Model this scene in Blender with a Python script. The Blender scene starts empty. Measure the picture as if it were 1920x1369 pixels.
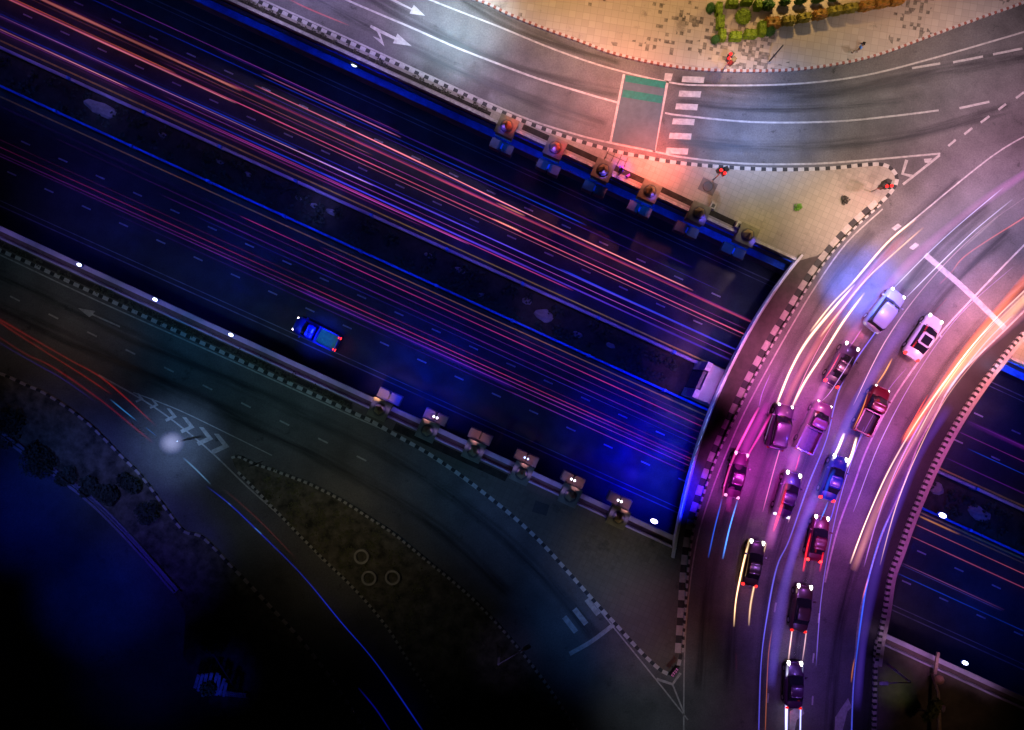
import bpy, bmesh, math, random
from mathutils import Vector, Matrix
R = math.radians
random.seed(7)
sc = bpy.context.scene
# ------------------------------------------------------------------ camera
H = 60.0; MPP = 0.047                       # drone height, metres per photo pixel at street level
cd = bpy.data.cameras.new('camera'); cam = bpy.data.objects.new('camera', cd); sc.collection.objects.link(cam)
cam.location = (0, 0, H); cam.rotation_euler = (0, 0, 0)
cd.sensor_width = 36; cd.lens = 18 * H / (960 * MPP); cd.clip_start = 1; cd.clip_end = 3000
sc.camera = cam
# ------------------------------------------------------------------ night sky, moon, exposure
w = bpy.data.worlds.new('World'); sc.world = w; w.use_nodes = True
nt = w.node_tree; bg = nt.nodes['Background']
sky = nt.nodes.new('ShaderNodeTexSky'); sky.sky_type = 'NISHITA'; sky.sun_disc = False
sky.sun_elevation = R(-4); sky.sun_rotation = R(30)
nt.links.new(sky.outputs[0], bg.inputs[0]); bg.inputs[1].default_value = 0.05
sc.view_settings.view_transform = 'Standard'; sc.view_settings.look = 'None'
sc.view_settings.exposure = 0; sc.view_settings.gamma = 1
try:
    sc.cycles.transparent_max_bounces = 24; sc.cycles.max_bounces = 5; sc.cycles.diffuse_bounces = 2
    sc.cycles.sample_clamp_indirect = 3
except Exception: pass

def P(x, y, z=0.0):
    s = MPP * (H - z) / H
    return Vector(((x - 960) * s, (684.5 - y) * s, z))
def lin(c):
    c /= 255.0
    return c / 12.92 if c <= .04045 else ((c + .055) / 1.055) ** 2.4

# ------------------------------------------------------------------ lamps of the place
def lamp(x, y, rp, rgb, alb=.09, zg=0, h=11, soft=.35, k=1.0, blend=1.0):
    """unseen spot lamp without a mast: lights a pool round photo point x,y, radius rp pixels"""
    if x > 1330 and y > 500 and zg > -5 and alb < .1: k *= .72 if y > 800 else .82; rgb = (rgb[0] * .97, rgb[1] * .86, rgb[2] * 1.06)
    l = None
    if h >= 9: rp *= 1.25; k *= (.62 if zg > -5 else .8)
    if y > 480 + .46 * x and zg > -5: k *= 1.0
    l = [lin(v) * math.pi / alb * k for v in rgb]; m = max(l)
    d = bpy.data.lights.new('pool_spot', 'SPOT'); o = bpy.data.objects.new('pool_spot', d)  # spot light only
    sc.collection.objects.link(o)
    o.location = P(x, y, zg) + Vector((0, 0, h))
    d.color = [v / m for v in l]; d.energy = m * 4 * math.pi * h * h * .8
    d.spot_size = min(R(165), 2 * math.atan(rp * MPP / h)); d.spot_blend = blend; d.shadow_soft_size = soft
    return o
# upper street
lamp(560, -50, 210, (110, 100, 140), h=8, k=.8); lamp(735, 25, 210, (115, 102, 135), h=8, k=.8)
lamp(850, 40, 120, (150, 185, 205), h=9); lamp(905, 110, 210, (112, 98, 122), h=8, k=.8)
lamp(1050, 165, 200, (112, 86, 98), h=8, k=.8); lamp(1180, 225, 160, (185, 100, 96), h=9)
lamp(1220, 295, 90, (235, 85, 66), h=6, soft=.15, k=.6); lamp(1130, 130, 150, (120, 85, 80))
lamp(1330, 225, 190, (112, 105, 125)); lamp(1420, 235, 160, (72, 98, 155), h=9)
lamp(1560, 210, 220, (92, 86, 84)); lamp(1720, 150, 240, (98, 88, 84)); lamp(1870, 120, 260, (104, 88, 96))
# paved plaza and its hedge garden (pale paving)
lamp(960, -60, 260, (212, 170, 108), alb=.34, h=12); lamp(1180, 20, 240, (208, 162, 108), alb=.34, h=12)
lamp(1478, -110, 420, (255, 205, 130), alb=.34, h=7, soft=.08, k=2.0); lamp(1380, 120, 110, (220, 165, 110), alb=.34, h=7, k=.6)
lamp(1700, 50, 150, (165, 110, 75), alb=.34, h=10, k=.6); lamp(1290, 60, 140, (190, 150, 120), alb=.34, k=.5)
# triangle island
lamp(1440, 360, 170, (150, 138, 108), alb=.3, h=9); lamp(1580, 370, 150, (160, 128, 98), alb=.3, h=9)
lamp(1250, 335, 110, (205, 105, 85), alb=.3, h=6, k=.7)
# ring road
lamp(1900, 300, 260, (130, 92, 118)); lamp(1740, 400, 220, (150, 115, 120)); lamp(1600, 470, 170, (140, 115, 110))
lamp(1618, 535, 95, (50, 115, 225), h=7, k=1.3); lamp(1860, 470, 200, (110, 105, 150)); lamp(1720, 560, 170, (135, 105, 160))
lamp(1870, 590, 150, (190, 125, 110), h=8); lamp(1790, 680, 150, (185, 118, 110), h=8)
lamp(1510, 640, 150, (145, 88, 100), h=8); lamp(1620, 700, 170, (145, 90, 102)); lamp(1700, 800, 150, (165, 85, 135), h=9)
lamp(1480, 760, 130, (150, 60, 130), h=8); lamp(1575, 870, 140, (75, 55, 165)); lamp(1420, 880, 120, (140, 35, 120), h=7)
lamp(1500, 930, 170, (115, 55, 120)); lamp(1630, 960, 160, (115, 58, 105)); lamp(1590, 1060, 140, (75, 40, 85))
lamp(1480, 1090, 150, (64, 42, 78)); lamp(1400, 1080, 120, (52, 26, 36)); lamp(1490, 1220, 130, (56, 40, 88), h=9)
lamp(1560, 1290, 120, (45, 32, 75)); lamp(1360, 1280, 150, (30, 20, 20)); lamp(1460, 1380, 150, (40, 26, 46))
lamp(1345, 900, 90, (90, 35, 95), h=6); lamp(1400, 680, 110, (120, 70, 90), h=7)
lamp(1930, 655, 50, (200, 150, 80), alb=.3, h=5, k=.6)
# lower left street, nearly dark
lamp(340, 600, 220, (10, 32, 52)); lamp(520, 720, 240, (20, 34, 40)); lamp(80, 520, 240, (16, 24, 30)); lamp(120, 640, 180, (32, 24, 20))
lamp(640, 830, 200, (22, 26, 26)); lamp(830, 890, 170, (14, 28, 42)); lamp(980, 960, 160, (20, 32, 58)); lamp(1130, 1140, 180, (18, 36, 70))
lamp(1250, 1320, 150, (38, 42, 48)); lamp(323, 828, 120, (52, 70, 98), h=8, k=.6); lamp(420, 930, 170, (22, 26, 30))
lamp(1150, 1050, 170, (44, 38, 24), alb=.12, h=8); lamp(1225, 1180, 120, (58, 30, 22), alb=.12); lamp(640, 1000, 230, (30, 27, 21), alb=.08)
lamp(820, 1130, 170, (13, 13, 14), alb=.12); lamp(230, 890, 150, (30, 34, 80), alb=.12); lamp(100, 850, 150, (12, 24, 64), alb=.12)
lamp(40, 950, 130, (1, 6, 62), alb=.08, zg=-2); lamp(180, 1110, 130, (1, 8, 62), alb=.08, zg=-2)
lamp(300, 1040, 130, (14, 10, 70), alb=.12); lamp(415, 1265, 90, (2, 5, 55), alb=.3, h=6); lamp(250, 1260, 130, (2, 4, 40), alb=.12)
lamp(1760, 1290, 150, (38, 26, 18), alb=.25); lamp(1750, 1215, 90, (90, 55, 90), alb=.3, h=5)
# motorway in the cutting, unseen spots tinted blue for the colour grade
for (x, y, r, c) in [(60, 60, 260, (16, 10, 72)), (330, 190, 250, (16, 10, 74)), (600, 320, 250, (12, 12, 88)), (860, 440, 250, (10, 12, 92)),
                     (1100, 540, 250, (10, 8, 96)), (1290, 600, 190, (8, 8, 118)), (700, 180, 200, (6, 6, 44)), (1000, 330, 200, (6, 6, 40)), (1300, 480, 180, (7, 5, 34)),
                     (120, 300, 200, (12, 8, 50)), (180, 400, 180, (4, 10, 80)), (400, 480, 220, (4, 10, 92)), (560, 470, 200, (8, 8, 62)), (800, 700, 150, (1, 20, 150)), (700, 600, 180, (6, 10, 70)),
                     (1000, 700, 220, (6, 10, 84)), (1180, 820, 170, (1, 6, 190)), (1235, 890, 130, (1, 8, 235)), (1240, 740, 150, (6, 8, 110)),
                     (1850, 740, 170, (4, 16, 110)), (1850, 850, 160, (26, 10, 80)), (1780, 1060, 200, (2, 16, 92)), (1880, 1160, 180, (2, 14, 86)), (1800, 960, 120, (10, 12, 70))]:
    lamp(x, y, r, c, alb=.03, zg=-6, h=11, k=.155)

# ------------------------------------------------------------------ materials
MATS = {}
def mat(name, col, rough=.6, var=.0, scale=3.0, metal=0.0, bump=0.0, dark=None, detail=6, spec=.4, wet=0.0):
    if name in MATS: return MATS[name]
    m = bpy.data.materials.new(name); m.use_nodes = True; n = m.node_tree; b = n.nodes['Principled BSDF']
    b.inputs['Roughness'].default_value = rough; b.inputs['Metallic'].default_value = metal
    b.inputs['Specular IOR Level'].default_value = spec
    b.inputs['Base Color'].default_value = (*col, 1)
    if var or dark or bump:
        tc = n.nodes.new('ShaderNodeTexCoord')
        ns = n.nodes.new('ShaderNodeTexNoise'); ns.inputs['Scale'].default_value = scale; ns.inputs['Detail'].default_value = detail; ns.inputs['Roughness'].default_value = .65
        n.links.new(tc.outputs['Object'], ns.inputs['Vector'])
        if var or dark:
            cr = n.nodes.new('ShaderNodeValToRGB')
            d = dark or tuple(c * (1 - var) for c in col); l = tuple(min(1, c * (1 + var)) for c in col)
            cr.color_ramp.elements[0].color = (*d, 1); cr.color_ramp.elements[1].color = (*l, 1)
            cr.color_ramp.elements[0].position = .32; cr.color_ramp.elements[1].position = .68
            n.links.new(ns.outputs['Fac'], cr.inputs[0]); n.links.new(cr.outputs[0], b.inputs['Base Color'])
        if bump:
            n2 = n.nodes.new('ShaderNodeTexNoise'); n2.inputs['Scale'].default_value = scale * 9; n2.inputs['Detail'].default_value = 4
            n.links.new(tc.outputs['Object'], n2.inputs['Vector'])
            bp = n.nodes.new('ShaderNodeBump'); bp.inputs['Strength'].default_value = bump; bp.inputs['Distance'].default_value = .03
            n.links.new(n2.outputs['Fac'], bp.inputs['Height']); n.links.new(bp.outputs[0], b.inputs['Normal'])
    MATS[name] = m; return m
def asphalt(name, col, spots=.5):
    """asphalt with fine aggregate, broad wear, patches and small oil spots"""
    m = bpy.data.materials.new(name); m.use_nodes = True; n = m.node_tree; b = n.nodes['Principled BSDF']; L = n.links.new
    tc = n.nodes.new('ShaderNodeTexCoord')
    def noise(s, det=5, ro=.6):
        a = n.nodes.new('ShaderNodeTexNoise'); a.inputs['Scale'].default_value = s; a.inputs['Detail'].default_value = det; a.inputs['Roughness'].default_value = ro
        L(tc.outputs['Object'], a.inputs['Vector']); return a
    def ramp(src, p0, c0, p1, c1):
        r = n.nodes.new('ShaderNodeValToRGB'); e = r.color_ramp.elements
        e[0].position = p0; e[0].color = (c0, c0, c0, 1); e[1].position = p1; e[1].color = (c1, c1, c1, 1); L(src, r.inputs[0]); return r
    broad = ramp(noise(.16, 8, .7).outputs['Fac'], .35, .62, .65, 1.3)
    fine = ramp(noise(7, 5, .8).outputs['Fac'], .3, .62, .7, 1.38)
    spot = ramp(noise(.55, 8, .75).outputs['Fac'], .33, 1 - spots, .40, 1.0)
    mul = n.nodes.new('ShaderNodeMix'); mul.data_type = 'RGBA'; mul.blend_type = 'MULTIPLY'; mul.inputs[0].default_value = 1
    L(broad.outputs[0], mul.inputs[6]); L(fine.outputs[0], mul.inputs[7])
    mu2 = n.nodes.new('ShaderNodeMix'); mu2.data_type = 'RGBA'; mu2.blend_type = 'MULTIPLY'; mu2.inputs[0].default_value = 1
    L(mul.outputs[2], mu2.inputs[6]); L(spot.outputs[0], mu2.inputs[7])
    mu3 = n.nodes.new('ShaderNodeMix'); mu3.data_type = 'RGBA'; mu3.blend_type = 'MULTIPLY'; mu3.inputs[0].default_value = 1
    L(mu2.outputs[2], mu3.inputs[6]); mu3.inputs[7].default_value = (*col, 1)
    L(mu3.outputs[2], b.inputs['Base Color'])
    rr = ramp(noise(.5, 5).outputs['Fac'], .3, .45, .7, .8); L(rr.outputs[0], b.inputs['Roughness'])
    bp = n.nodes.new('ShaderNodeBump'); bp.inputs['Strength'].default_value = .5; bp.inputs['Distance'].default_value = .02
    L(noise(40, 3).outputs['Fac'], bp.inputs['Height']); L(bp.outputs[0], b.inputs['Normal'])
    return m
def paving(name, col, size=.45, stain=.6, rot=0, sscale=.35, thr=.42, tiles=.9):
    m = bpy.data.materials.new(name); m.use_nodes = True; n = m.node_tree; b = n.nodes['Principled BSDF']; L = n.links.new
    tc = n.nodes.new('ShaderNodeTexCoord'); mp = n.nodes.new('ShaderNodeMapping'); mp.inputs['Rotation'].default_value = (0, 0, rot)
    L(tc.outputs['Object'], mp.inputs[0])
    br = n.nodes.new('ShaderNodeTexBrick'); br.inputs['Scale'].default_value = 1; br.offset = 0
    br.inputs['Brick Width'].default_value = size; br.inputs['Row Height'].default_value = size; br.inputs['Mortar Size'].default_value = .018
    br.inputs['Color1'].default_value = (*col, 1); br.inputs['Color2'].default_value = (*[c * .86 for c in col], 1); br.inputs['Mortar'].default_value = (*[c * .72 for c in col], 1)
    L(mp.outputs[0], br.inputs['Vector'])
    a = n.nodes.new('ShaderNodeTexNoise'); a.inputs['Scale'].default_value = sscale; a.inputs['Detail'].default_value = 9; a.inputs['Roughness'].default_value = .72
    L(tc.outputs['Object'], a.inputs['Vector'])
    r = n.nodes.new('ShaderNodeValToRGB'); e = r.color_ramp.elements; e[0].position = thr - .06; e[1].position = thr + .02
    e[0].color = (1 - stain,) * 3 + (1,); e[1].color = (1, 1, 1, 1); L(a.outputs['Fac'], r.inputs[0])
    mu = n.nodes.new('ShaderNodeMix'); mu.data_type = 'RGBA'; mu.blend_type = 'MULTIPLY'; mu.inputs[0].default_value = 1
    L(br.outputs[0], mu.inputs[6]); L(r.outputs[0], mu.inputs[7]); L(mu.outputs[2], b.inputs['Base Color'])
    b.inputs['Roughness'].default_value = .8
    sn = n.nodes.new('ShaderNodeVectorMath'); sn.operation = 'SNAP'; sn.inputs[1].default_value = (size / 2,) * 3; L(mp.outputs[0], sn.inputs[0])
    wn = n.nodes.new('ShaderNodeTexWhiteNoise'); wn.noise_dimensions = '2D'; L(sn.outputs[0], wn.inputs['Vector'])
    big = n.nodes.new('ShaderNodeTexNoise'); big.inputs['Scale'].default_value = .16; big.inputs['Detail'].default_value = 3; L(tc.outputs['Object'], big.inputs['Vector'])
    mr = n.nodes.new('ShaderNodeMapRange'); mr.inputs[1].default_value = .52; mr.inputs[2].default_value = .75; mr.inputs[3].default_value = 0; mr.inputs[4].default_value = .75; L(big.outputs['Fac'], mr.inputs[0])
    lt = n.nodes.new('ShaderNodeMath'); lt.operation = 'LESS_THAN'; L(wn.outputs[0], lt.inputs[0]); L(mr.outputs[0], lt.inputs[1])
    ml = n.nodes.new('ShaderNodeMath'); ml.operation = 'MULTIPLY'; ml.inputs[1].default_value = tiles; L(lt.outputs[0], ml.inputs[0])
    n3 = n.nodes.new('ShaderNodeTexNoise'); n3.inputs['Scale'].default_value = 3.5; L(tc.outputs['Object'], n3.inputs['Vector'])
    m4 = n.nodes.new('ShaderNodeMath'); m4.operation = 'MULTIPLY'; L(ml.outputs[0], m4.inputs[0]); L(n3.outputs['Fac'], m4.inputs[1])
    mx = n.nodes.new('ShaderNodeMix'); mx.data_type = 'RGBA'; L(m4.outputs[0], mx.inputs[0]); L(mu.outputs[2], mx.inputs[6]); mx.inputs[7].default_value = (*[c * .12 for c in col], 1)
    L(mx.outputs[2], b.inputs['Base Color'])
    return m
def glow(name, col, s):
    if name in MATS: return MATS[name]
    m = bpy.data.materials.new(name); m.use_nodes = True; n = m.node_tree; n.nodes.clear()
    e = n.nodes.new('ShaderNodeEmission'); o = n.nodes.new('ShaderNodeOutputMaterial')
    e.inputs[0].default_value = (*col, 1); e.inputs[1].default_value = s; n.links.new(e.outputs[0], o.inputs[0]); MATS[name] = m; return m
def trail_mat(core, halo, s, p=5.0):
    key = 'light_%s_%s_%.2f_%.1f' % (core, halo, s, p)
    if key in MATS: return MATS[key]
    m = bpy.data.materials.new('light_streak'); m.use_nodes = True; n = m.node_tree; n.nodes.clear(); L = n.links.new
    lw = n.nodes.new('ShaderNodeLayerWeight'); lw.inputs[0].default_value = .5
    inv = n.nodes.new('ShaderNodeMath'); inv.operation = 'SUBTRACT'; inv.inputs[0].default_value = 1; L(lw.outputs['Facing'], inv.inputs[1])
    pw = n.nodes.new('ShaderNodeMath'); pw.operation = 'POWER'; L(inv.outputs[0], pw.inputs[0]); pw.inputs[1].default_value = p
    mx = n.nodes.new('ShaderNodeMix'); mx.data_type = 'RGBA'; L(pw.outputs[0], mx.inputs[0])
    mx.inputs[6].default_value = (*[lin(v) for v in halo], 1); mx.inputs[7].default_value = (*[lin(v) for v in core], 1)
    ml = n.nodes.new('ShaderNodeMath'); ml.operation = 'MULTIPLY'; L(pw.outputs[0], ml.inputs[0]); ml.inputs[1].default_value = s * .75
    at = n.nodes.new('ShaderNodeAttribute'); at.attribute_name = 'fade'; m5 = n.nodes.new('ShaderNodeMath'); m5.operation = 'MULTIPLY'; L(ml.outputs[0], m5.inputs[0]); L(at.outputs['Fac'], m5.inputs[1]); ml = m5
    e = n.nodes.new('ShaderNodeEmission'); L(mx.outputs[2], e.inputs[0]); L(ml.outputs[0], e.inputs[1])
    t = n.nodes.new('ShaderNodeBsdfTransparent'); ad = n.nodes.new('ShaderNodeAddShader'); L(e.outputs[0], ad.inputs[0]); L(t.outputs[0], ad.inputs[1])
    o = n.nodes.new('ShaderNodeOutputMaterial'); L(ad.outputs[0], o.inputs[0]); MATS[key] = m; return m

M_ASPH = asphalt('asphalt', (.095, .09, .088), .6)
M_MOTOR = asphalt('motorway_asphalt', (.03, .03, .031), .3)
M_WHITE = mat('white_road_paint', (.42, .40, .37), .6, dark=(.24, .23, .22), var=.12, scale=2.5)
M_BRIGHTW = mat('white_kerb_paint', (.46, .44, .42), .6, dark=(.34, .33, .30), var=.08, scale=5)
M_YEL = mat('yellow_road_paint', (.55, .36, .06), .6, dark=(.3, .2, .04), var=.1, scale=2)
M_GREEN = mat('green_road_paint', (.001, .15, .11), .6, dark=(.001, .10, .075), var=.1, scale=3)
M_GREYBOX = mat('grey_green_road_paint', (.06, .10, .12), .7, dark=(.045, .08, .095), var=.1, scale=1.5)
M_BLACK = mat('black_kerb_paint', (.02, .02, .02), .6, var=.4, scale=5)
M_RED = mat('red_kerb_paint', (.24, .075, .055), .6, var=.3, scale=5)
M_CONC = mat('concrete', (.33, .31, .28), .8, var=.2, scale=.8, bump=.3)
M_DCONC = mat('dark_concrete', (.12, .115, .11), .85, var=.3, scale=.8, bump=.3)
M_WALLW = mat('whitewashed_coping', (.55, .53, .5), .7, dark=(.3, .28, .26), var=.15, scale=2.5, bump=.4)
M_SOIL = mat('soil', (.035, .03, .022), .95, dark=(.015, .013, .01), var=.4, scale=1.3, bump=.6)
M_GRASS = mat('scrubby_grass', (.12, .105, .08), .95, dark=(.025, .025, .018), var=.4, scale=1.1, bump=.8)
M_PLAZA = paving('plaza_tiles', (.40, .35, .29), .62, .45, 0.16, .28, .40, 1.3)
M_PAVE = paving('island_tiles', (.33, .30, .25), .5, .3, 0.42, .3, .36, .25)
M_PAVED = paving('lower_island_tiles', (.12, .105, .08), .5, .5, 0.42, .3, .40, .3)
M_BLUEP = mat('blue_paint_and_lit_ledge', (.03, .16, .8), .45, var=.3, scale=1.5)
M_STEEL = mat('galvanised_steel', (.5, .5, .55), .4, var=.2, scale=4, metal=.3)
M_DSTEEL = mat('dark_steel', (.05, .05, .05), .4, metal=.4)
M_GLASS = mat('tinted_glass', (.012, .013, .018), .08, spec=.6)
M_TYRE = mat('tyre_rubber', (.02, .02, .02), .8)
M_RIM = mat('alloy_rim', (.5, .5, .5), .3, metal=.8)
M_STONE = mat('pale_stone', (.20, .19, .18), .85, var=.3, scale=1.5, bump=.5)
M_SKIN = mat('skin', (.45, .27, .19), .6); M_HAIR = mat('black_hair', (.02, .015, .012), .5)

# ------------------------------------------------------------------ helpers
class MB:
    def __init__(s): s.b = bmesh.new(); s.mats = []
    def mi(s, m):
        if m not in s.mats: s.mats.append(m)
        return s.mats.index(m)
    def face(s, pts, m=None):
        vs = [s.b.verts.new(p) for p in pts]
        try: f = s.b.faces.new(vs)
        except ValueError: return None
        if m is not None: f.material_index = s.mi(m)
        return f
    def prism(s, pts, z0, z1, m=None, ms=None):
        """pts: list of xy vectors, closed outline; z1 top"""
        n = len(pts); area = sum(pts[i][0] * pts[(i + 1) % n][1] - pts[(i + 1) % n][0] * pts[i][1] for i in range(n))
        if area < 0: pts = pts[::-1]
        t = [s.b.verts.new((p[0], p[1], z1)) for p in pts]; b = [s.b.verts.new((p[0], p[1], z0)) for p in pts]
        fs = [s.b.faces.new(t)]
        for i in range(n):
            f = s.b.faces.new((b[i], b[(i + 1) % n], t[(i + 1) % n], t[i]))
            if ms is not None: f.material_index = s.mi(ms)
            elif m is not None: f.material_index = s.mi(m)
        if m is not None: fs[0].material_index = s.mi(m)
    def box(s, c, d, rz=0, m=None, taper=1.0):
        hx, hy, hz = d[0] / 2, d[1] / 2, d[2] / 2; ca, sa = math.cos(rz), math.sin(rz); v = []
        for z, t in ((-hz, 1), (hz, taper)):
            for x, y in ((-hx, -hy), (hx, -hy), (hx, hy), (-hx, hy)):
                x *= t; y *= t; v.append(s.b.verts.new((c[0] + x * ca - y * sa, c[1] + x * sa + y * ca, c[2] + z)))
        for f in ((3, 2, 1, 0), (4, 5, 6, 7), (0, 1, 5, 4), (1, 2, 6, 5), (2, 3, 7, 6), (3, 0, 4, 7)):
            g = s.b.faces.new([v[i] for i in f])
            if m is not None: g.material_index = s.mi(m)
    def strip(s, pts, wd, z, m=None):
        """flat ribbon along world points, width wd metres"""
        L_, R_ = offs(pts, wd / 2), offs(pts, -wd / 2)
        for i in range(len(pts) - 1):
            s.face([(L_[i + 1][0], L_[i + 1][1], z), (L_[i][0], L_[i][1], z), (R_[i][0], R_[i][1], z), (R_[i + 1][0], R_[i + 1][1], z)], m)
    def ring(s, prof, seg=12, c=(0, 0, 0), m=None, smooth=True):
        rows = []
        for r, z in prof:
            rows.append([s.b.verts.new((c[0] + r * math.cos(2 * math.pi * k / seg), c[1] + r * math.sin(2 * math.pi * k / seg), c[2] + z)) for k in range(seg)])
        for a, b in zip(rows, rows[1:]):
            for k in range(seg):
                f = s.b.faces.new((a[k], a[(k + 1) % seg], b[(k + 1) % seg], b[k])); f.smooth = smooth
                if m is not None: f.material_index = s.mi(m)
        for row, rev in ((rows[0], True), (rows[-1], False)):
            if True:
                f = s.b.faces.new(row[::-1] if rev else row)
                if m is not None: f.material_index = s.mi(m)
    def tube(s, pts, r, seg=8, m=None, cap=True, taper=None):
        rows = []; n = len(pts)
        for i, p in enumerate(pts):
            a = pts[max(0, i - 1)]; b = pts[min(n - 1, i + 1)]; t = (Vector(b) - Vector(a)).normalized()
            u = t.cross(Vector((0, 0, 1)));  u = Vector((1, 0, 0)) if u.length < 1e-4 else u.normalized(); v = t.cross(u)
            rr = r[i] if isinstance(r, (list, tuple)) else r
            rows.append([s.b.verts.new(Vector(p) + (u * math.cos(2 * math.pi * k / seg) + v * math.sin(2 * math.pi * k / seg)) * rr) for k in range(seg)])
        for a, b in zip(rows, rows[1:]):
            for k in range(seg):
                f = s.b.faces.new((a[k], b[k], b[(k + 1) % seg], a[(k + 1) % seg])); f.smooth = True
                if m is not None: f.material_index = s.mi(m)
        if cap:
            for row in (rows[0], rows[-1][::-1]):
                f = s.b.faces.new(row)
                if m is not None: f.material_index = s.mi(m)
    def build(s, name, m=None, parent=None, loc=None, rz=0, fixn=False):
        me = bpy.data.meshes.new(name)
        if fixn: bmesh.ops.recalc_face_normals(s.b, faces=s.b.faces)
        s.b.to_mesh(me); s.b.free()
        for k in s.mats: me.materials.append(k)
        if m is not None and not s.mats: me.materials.append(m)
        o = bpy.data.objects.new(name, me); sc.collection.objects.link(o)
        if parent is not None: o.parent = parent
        if loc is not None: o.location = loc
        o.rotation_euler.z = rz
        return o
def offs(pts, d):
    out = []
    n = len(pts)
    for i in range(n):
        a = Vector(pts[max(0, i - 1)][:2]); b = Vector(pts[min(n - 1, i + 1)][:2]); t = (b - a).normalized()
        out.append(Vector(pts[i][:2]) + Vector((-t.y, t.x)) * d)
    return out
def smooth(pts, k=6):
    """Catmull-Rom through pixel points"""
    out = []; n = len(pts)
    for i in range(n - 1):
        p0, p1, p2, p3 = [Vector(pts[max(0, min(n - 1, j))]) for j in (i - 1, i, i + 1, i + 2)]
        for j in range(k):
            t = j / k
            out.append(.5 * ((2 * p1) + (p2 - p0) * t + (2 * p0 - 5 * p1 + 4 * p2 - p3) * t * t + (3 * p1 - p0 - 3 * p2 + p3) * t ** 3))
    out.append(Vector(pts[-1])); return out
def W(pts, z=0, sm=0): return [P(p[0], p[1], z) for p in (smooth(pts, sm) if sm else pts)]
def resample(pts, step):
    out = [Vector(pts[0])]; acc = 0
    for a, b in zip(pts, pts[1:]):
        a = Vector(a); b = Vector(b); d = (b - a).length
        while acc + d >= step:
            t = (step - acc) / d; a = a + (b - a) * t; out.append(a.copy()); d = (b - a).length; acc = 0
        acc += d
    return out
def tag(o, label=None, cat=None, group=None, kind=None):
    for k, v in (('label', label), ('category', cat), ('group', group), ('kind', kind)):
        if v: o[k] = v
    return o
def empty(name, loc, rz=0, label=None, cat=None, group=None):
    o = bpy.data.objects.new(name, None); sc.collection.objects.link(o); o.location = loc; o.rotation_euler.z = rz
    o.empty_display_size = .3; return tag(o, label, cat, group)
def struct(mb, name, m=None): return tag(mb.build(name, m), kind='structure')
def children(o): return [c for c in sc.collection.objects if c.parent == o]
def copy_tree(o, parent=None):
    c = o.copy(); sc.collection.objects.link(c); c.parent = parent
    for ch in children(o): copy_tree(ch, c)
    return c
def line(y0, x0, x1, k=.457): return [(x0, y0 + k * x0), (x1, y0 + k * x1)]

# ------------------------------------------------------------------ outlines traced at their own height (photo pixels)
ZM = -6.0
NC = lambda x: -198.5 + .4585 * x            # upper coping, street level
SC = lambda x: 447 + .46 * x                 # lower coping
BL = [(1530, 446), (1497, 487), (1463, 531), (1430, 580), (1398, 634), (1368, 692), (1339, 757), (1312, 831), (1290, 908), (1273, 985), (1262, 1044)]  # bridge left edge
BR = [(1990, 560), (1920, 627), (1884, 668), (1849, 713), (1817, 759), (1788, 806), (1763, 852), (1742, 896), (1724, 938), (1705, 985), (1688, 1034), (1671, 1081), (1661, 1147), (1651, 1197), (1644, 1247), (1641, 1400)]
RLK = [(1645, 385), (1600, 425), (1560, 468), (1520, 522), (1480, 587), (1440, 652), (1402, 722), (1376, 777), (1350, 832), (1330, 882), (1310, 942), (1297, 987), (1287, 1062), (1281, 1150), (1276, 1225)]  # ring left kerb
UK = [(760, -40), (893, 0), (953, 27), (1017, 53), (1087, 78), (1140, 98), (1207, 115), (1273, 127), (1330, 132), (1400, 134), (1480, 132), (1563, 122), (1647, 103), (1747, 67), (1830, 37), (1920, 5), (2000, -30)]
LK = [(350, -60), (480, 2), (640, 74), (730, 115), (853, 170), (960, 220), (1053, 255), (1110, 273), (1163, 287), (1220, 298), (1267, 306), (1350, 314), (1450, 319), (1550, 317), (1620, 310), (1655, 310), (1674, 322), (1680, 340), (1668, 362), (1645, 385)]
SK = [(-60, 443), (5, 471), (77, 503), (148, 536), (640, 763), (700, 791), (740, 814), (800, 848), (860, 888), (905, 922), (960, 966), (1010, 1012), (1060, 1066), (1110, 1122), (1160, 1176), (1200, 1220), (1232, 1250), (1252, 1262), (1268, 1255), (1276, 1225)]
LVK = [(-60, 690), (0, 700), (53, 723), (83, 736), (123, 761), (173, 799), (227, 853), (267, 893), (310, 950), (347, 996), (380, 1006), (433, 1059), (500, 1129), (567, 1202), (633, 1289), (690, 1380), (760, 1500)]
ISU = [(436, 858), (450, 856), (475, 868), (510, 880), (550, 895), (583, 908), (640, 937), (700, 975), (745, 1005), (800, 1050), (850, 1090), (900, 1135), (960, 1200), (1030, 1290), (1100, 1400)]
ISL = [(436, 858), (448, 885), (475, 912), (510, 948), (560, 1000), (610, 1050), (650, 1088), (690, 1130), (730, 1180), (760, 1228), (800, 1290), (850, 1369), (880, 1420)]

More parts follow.
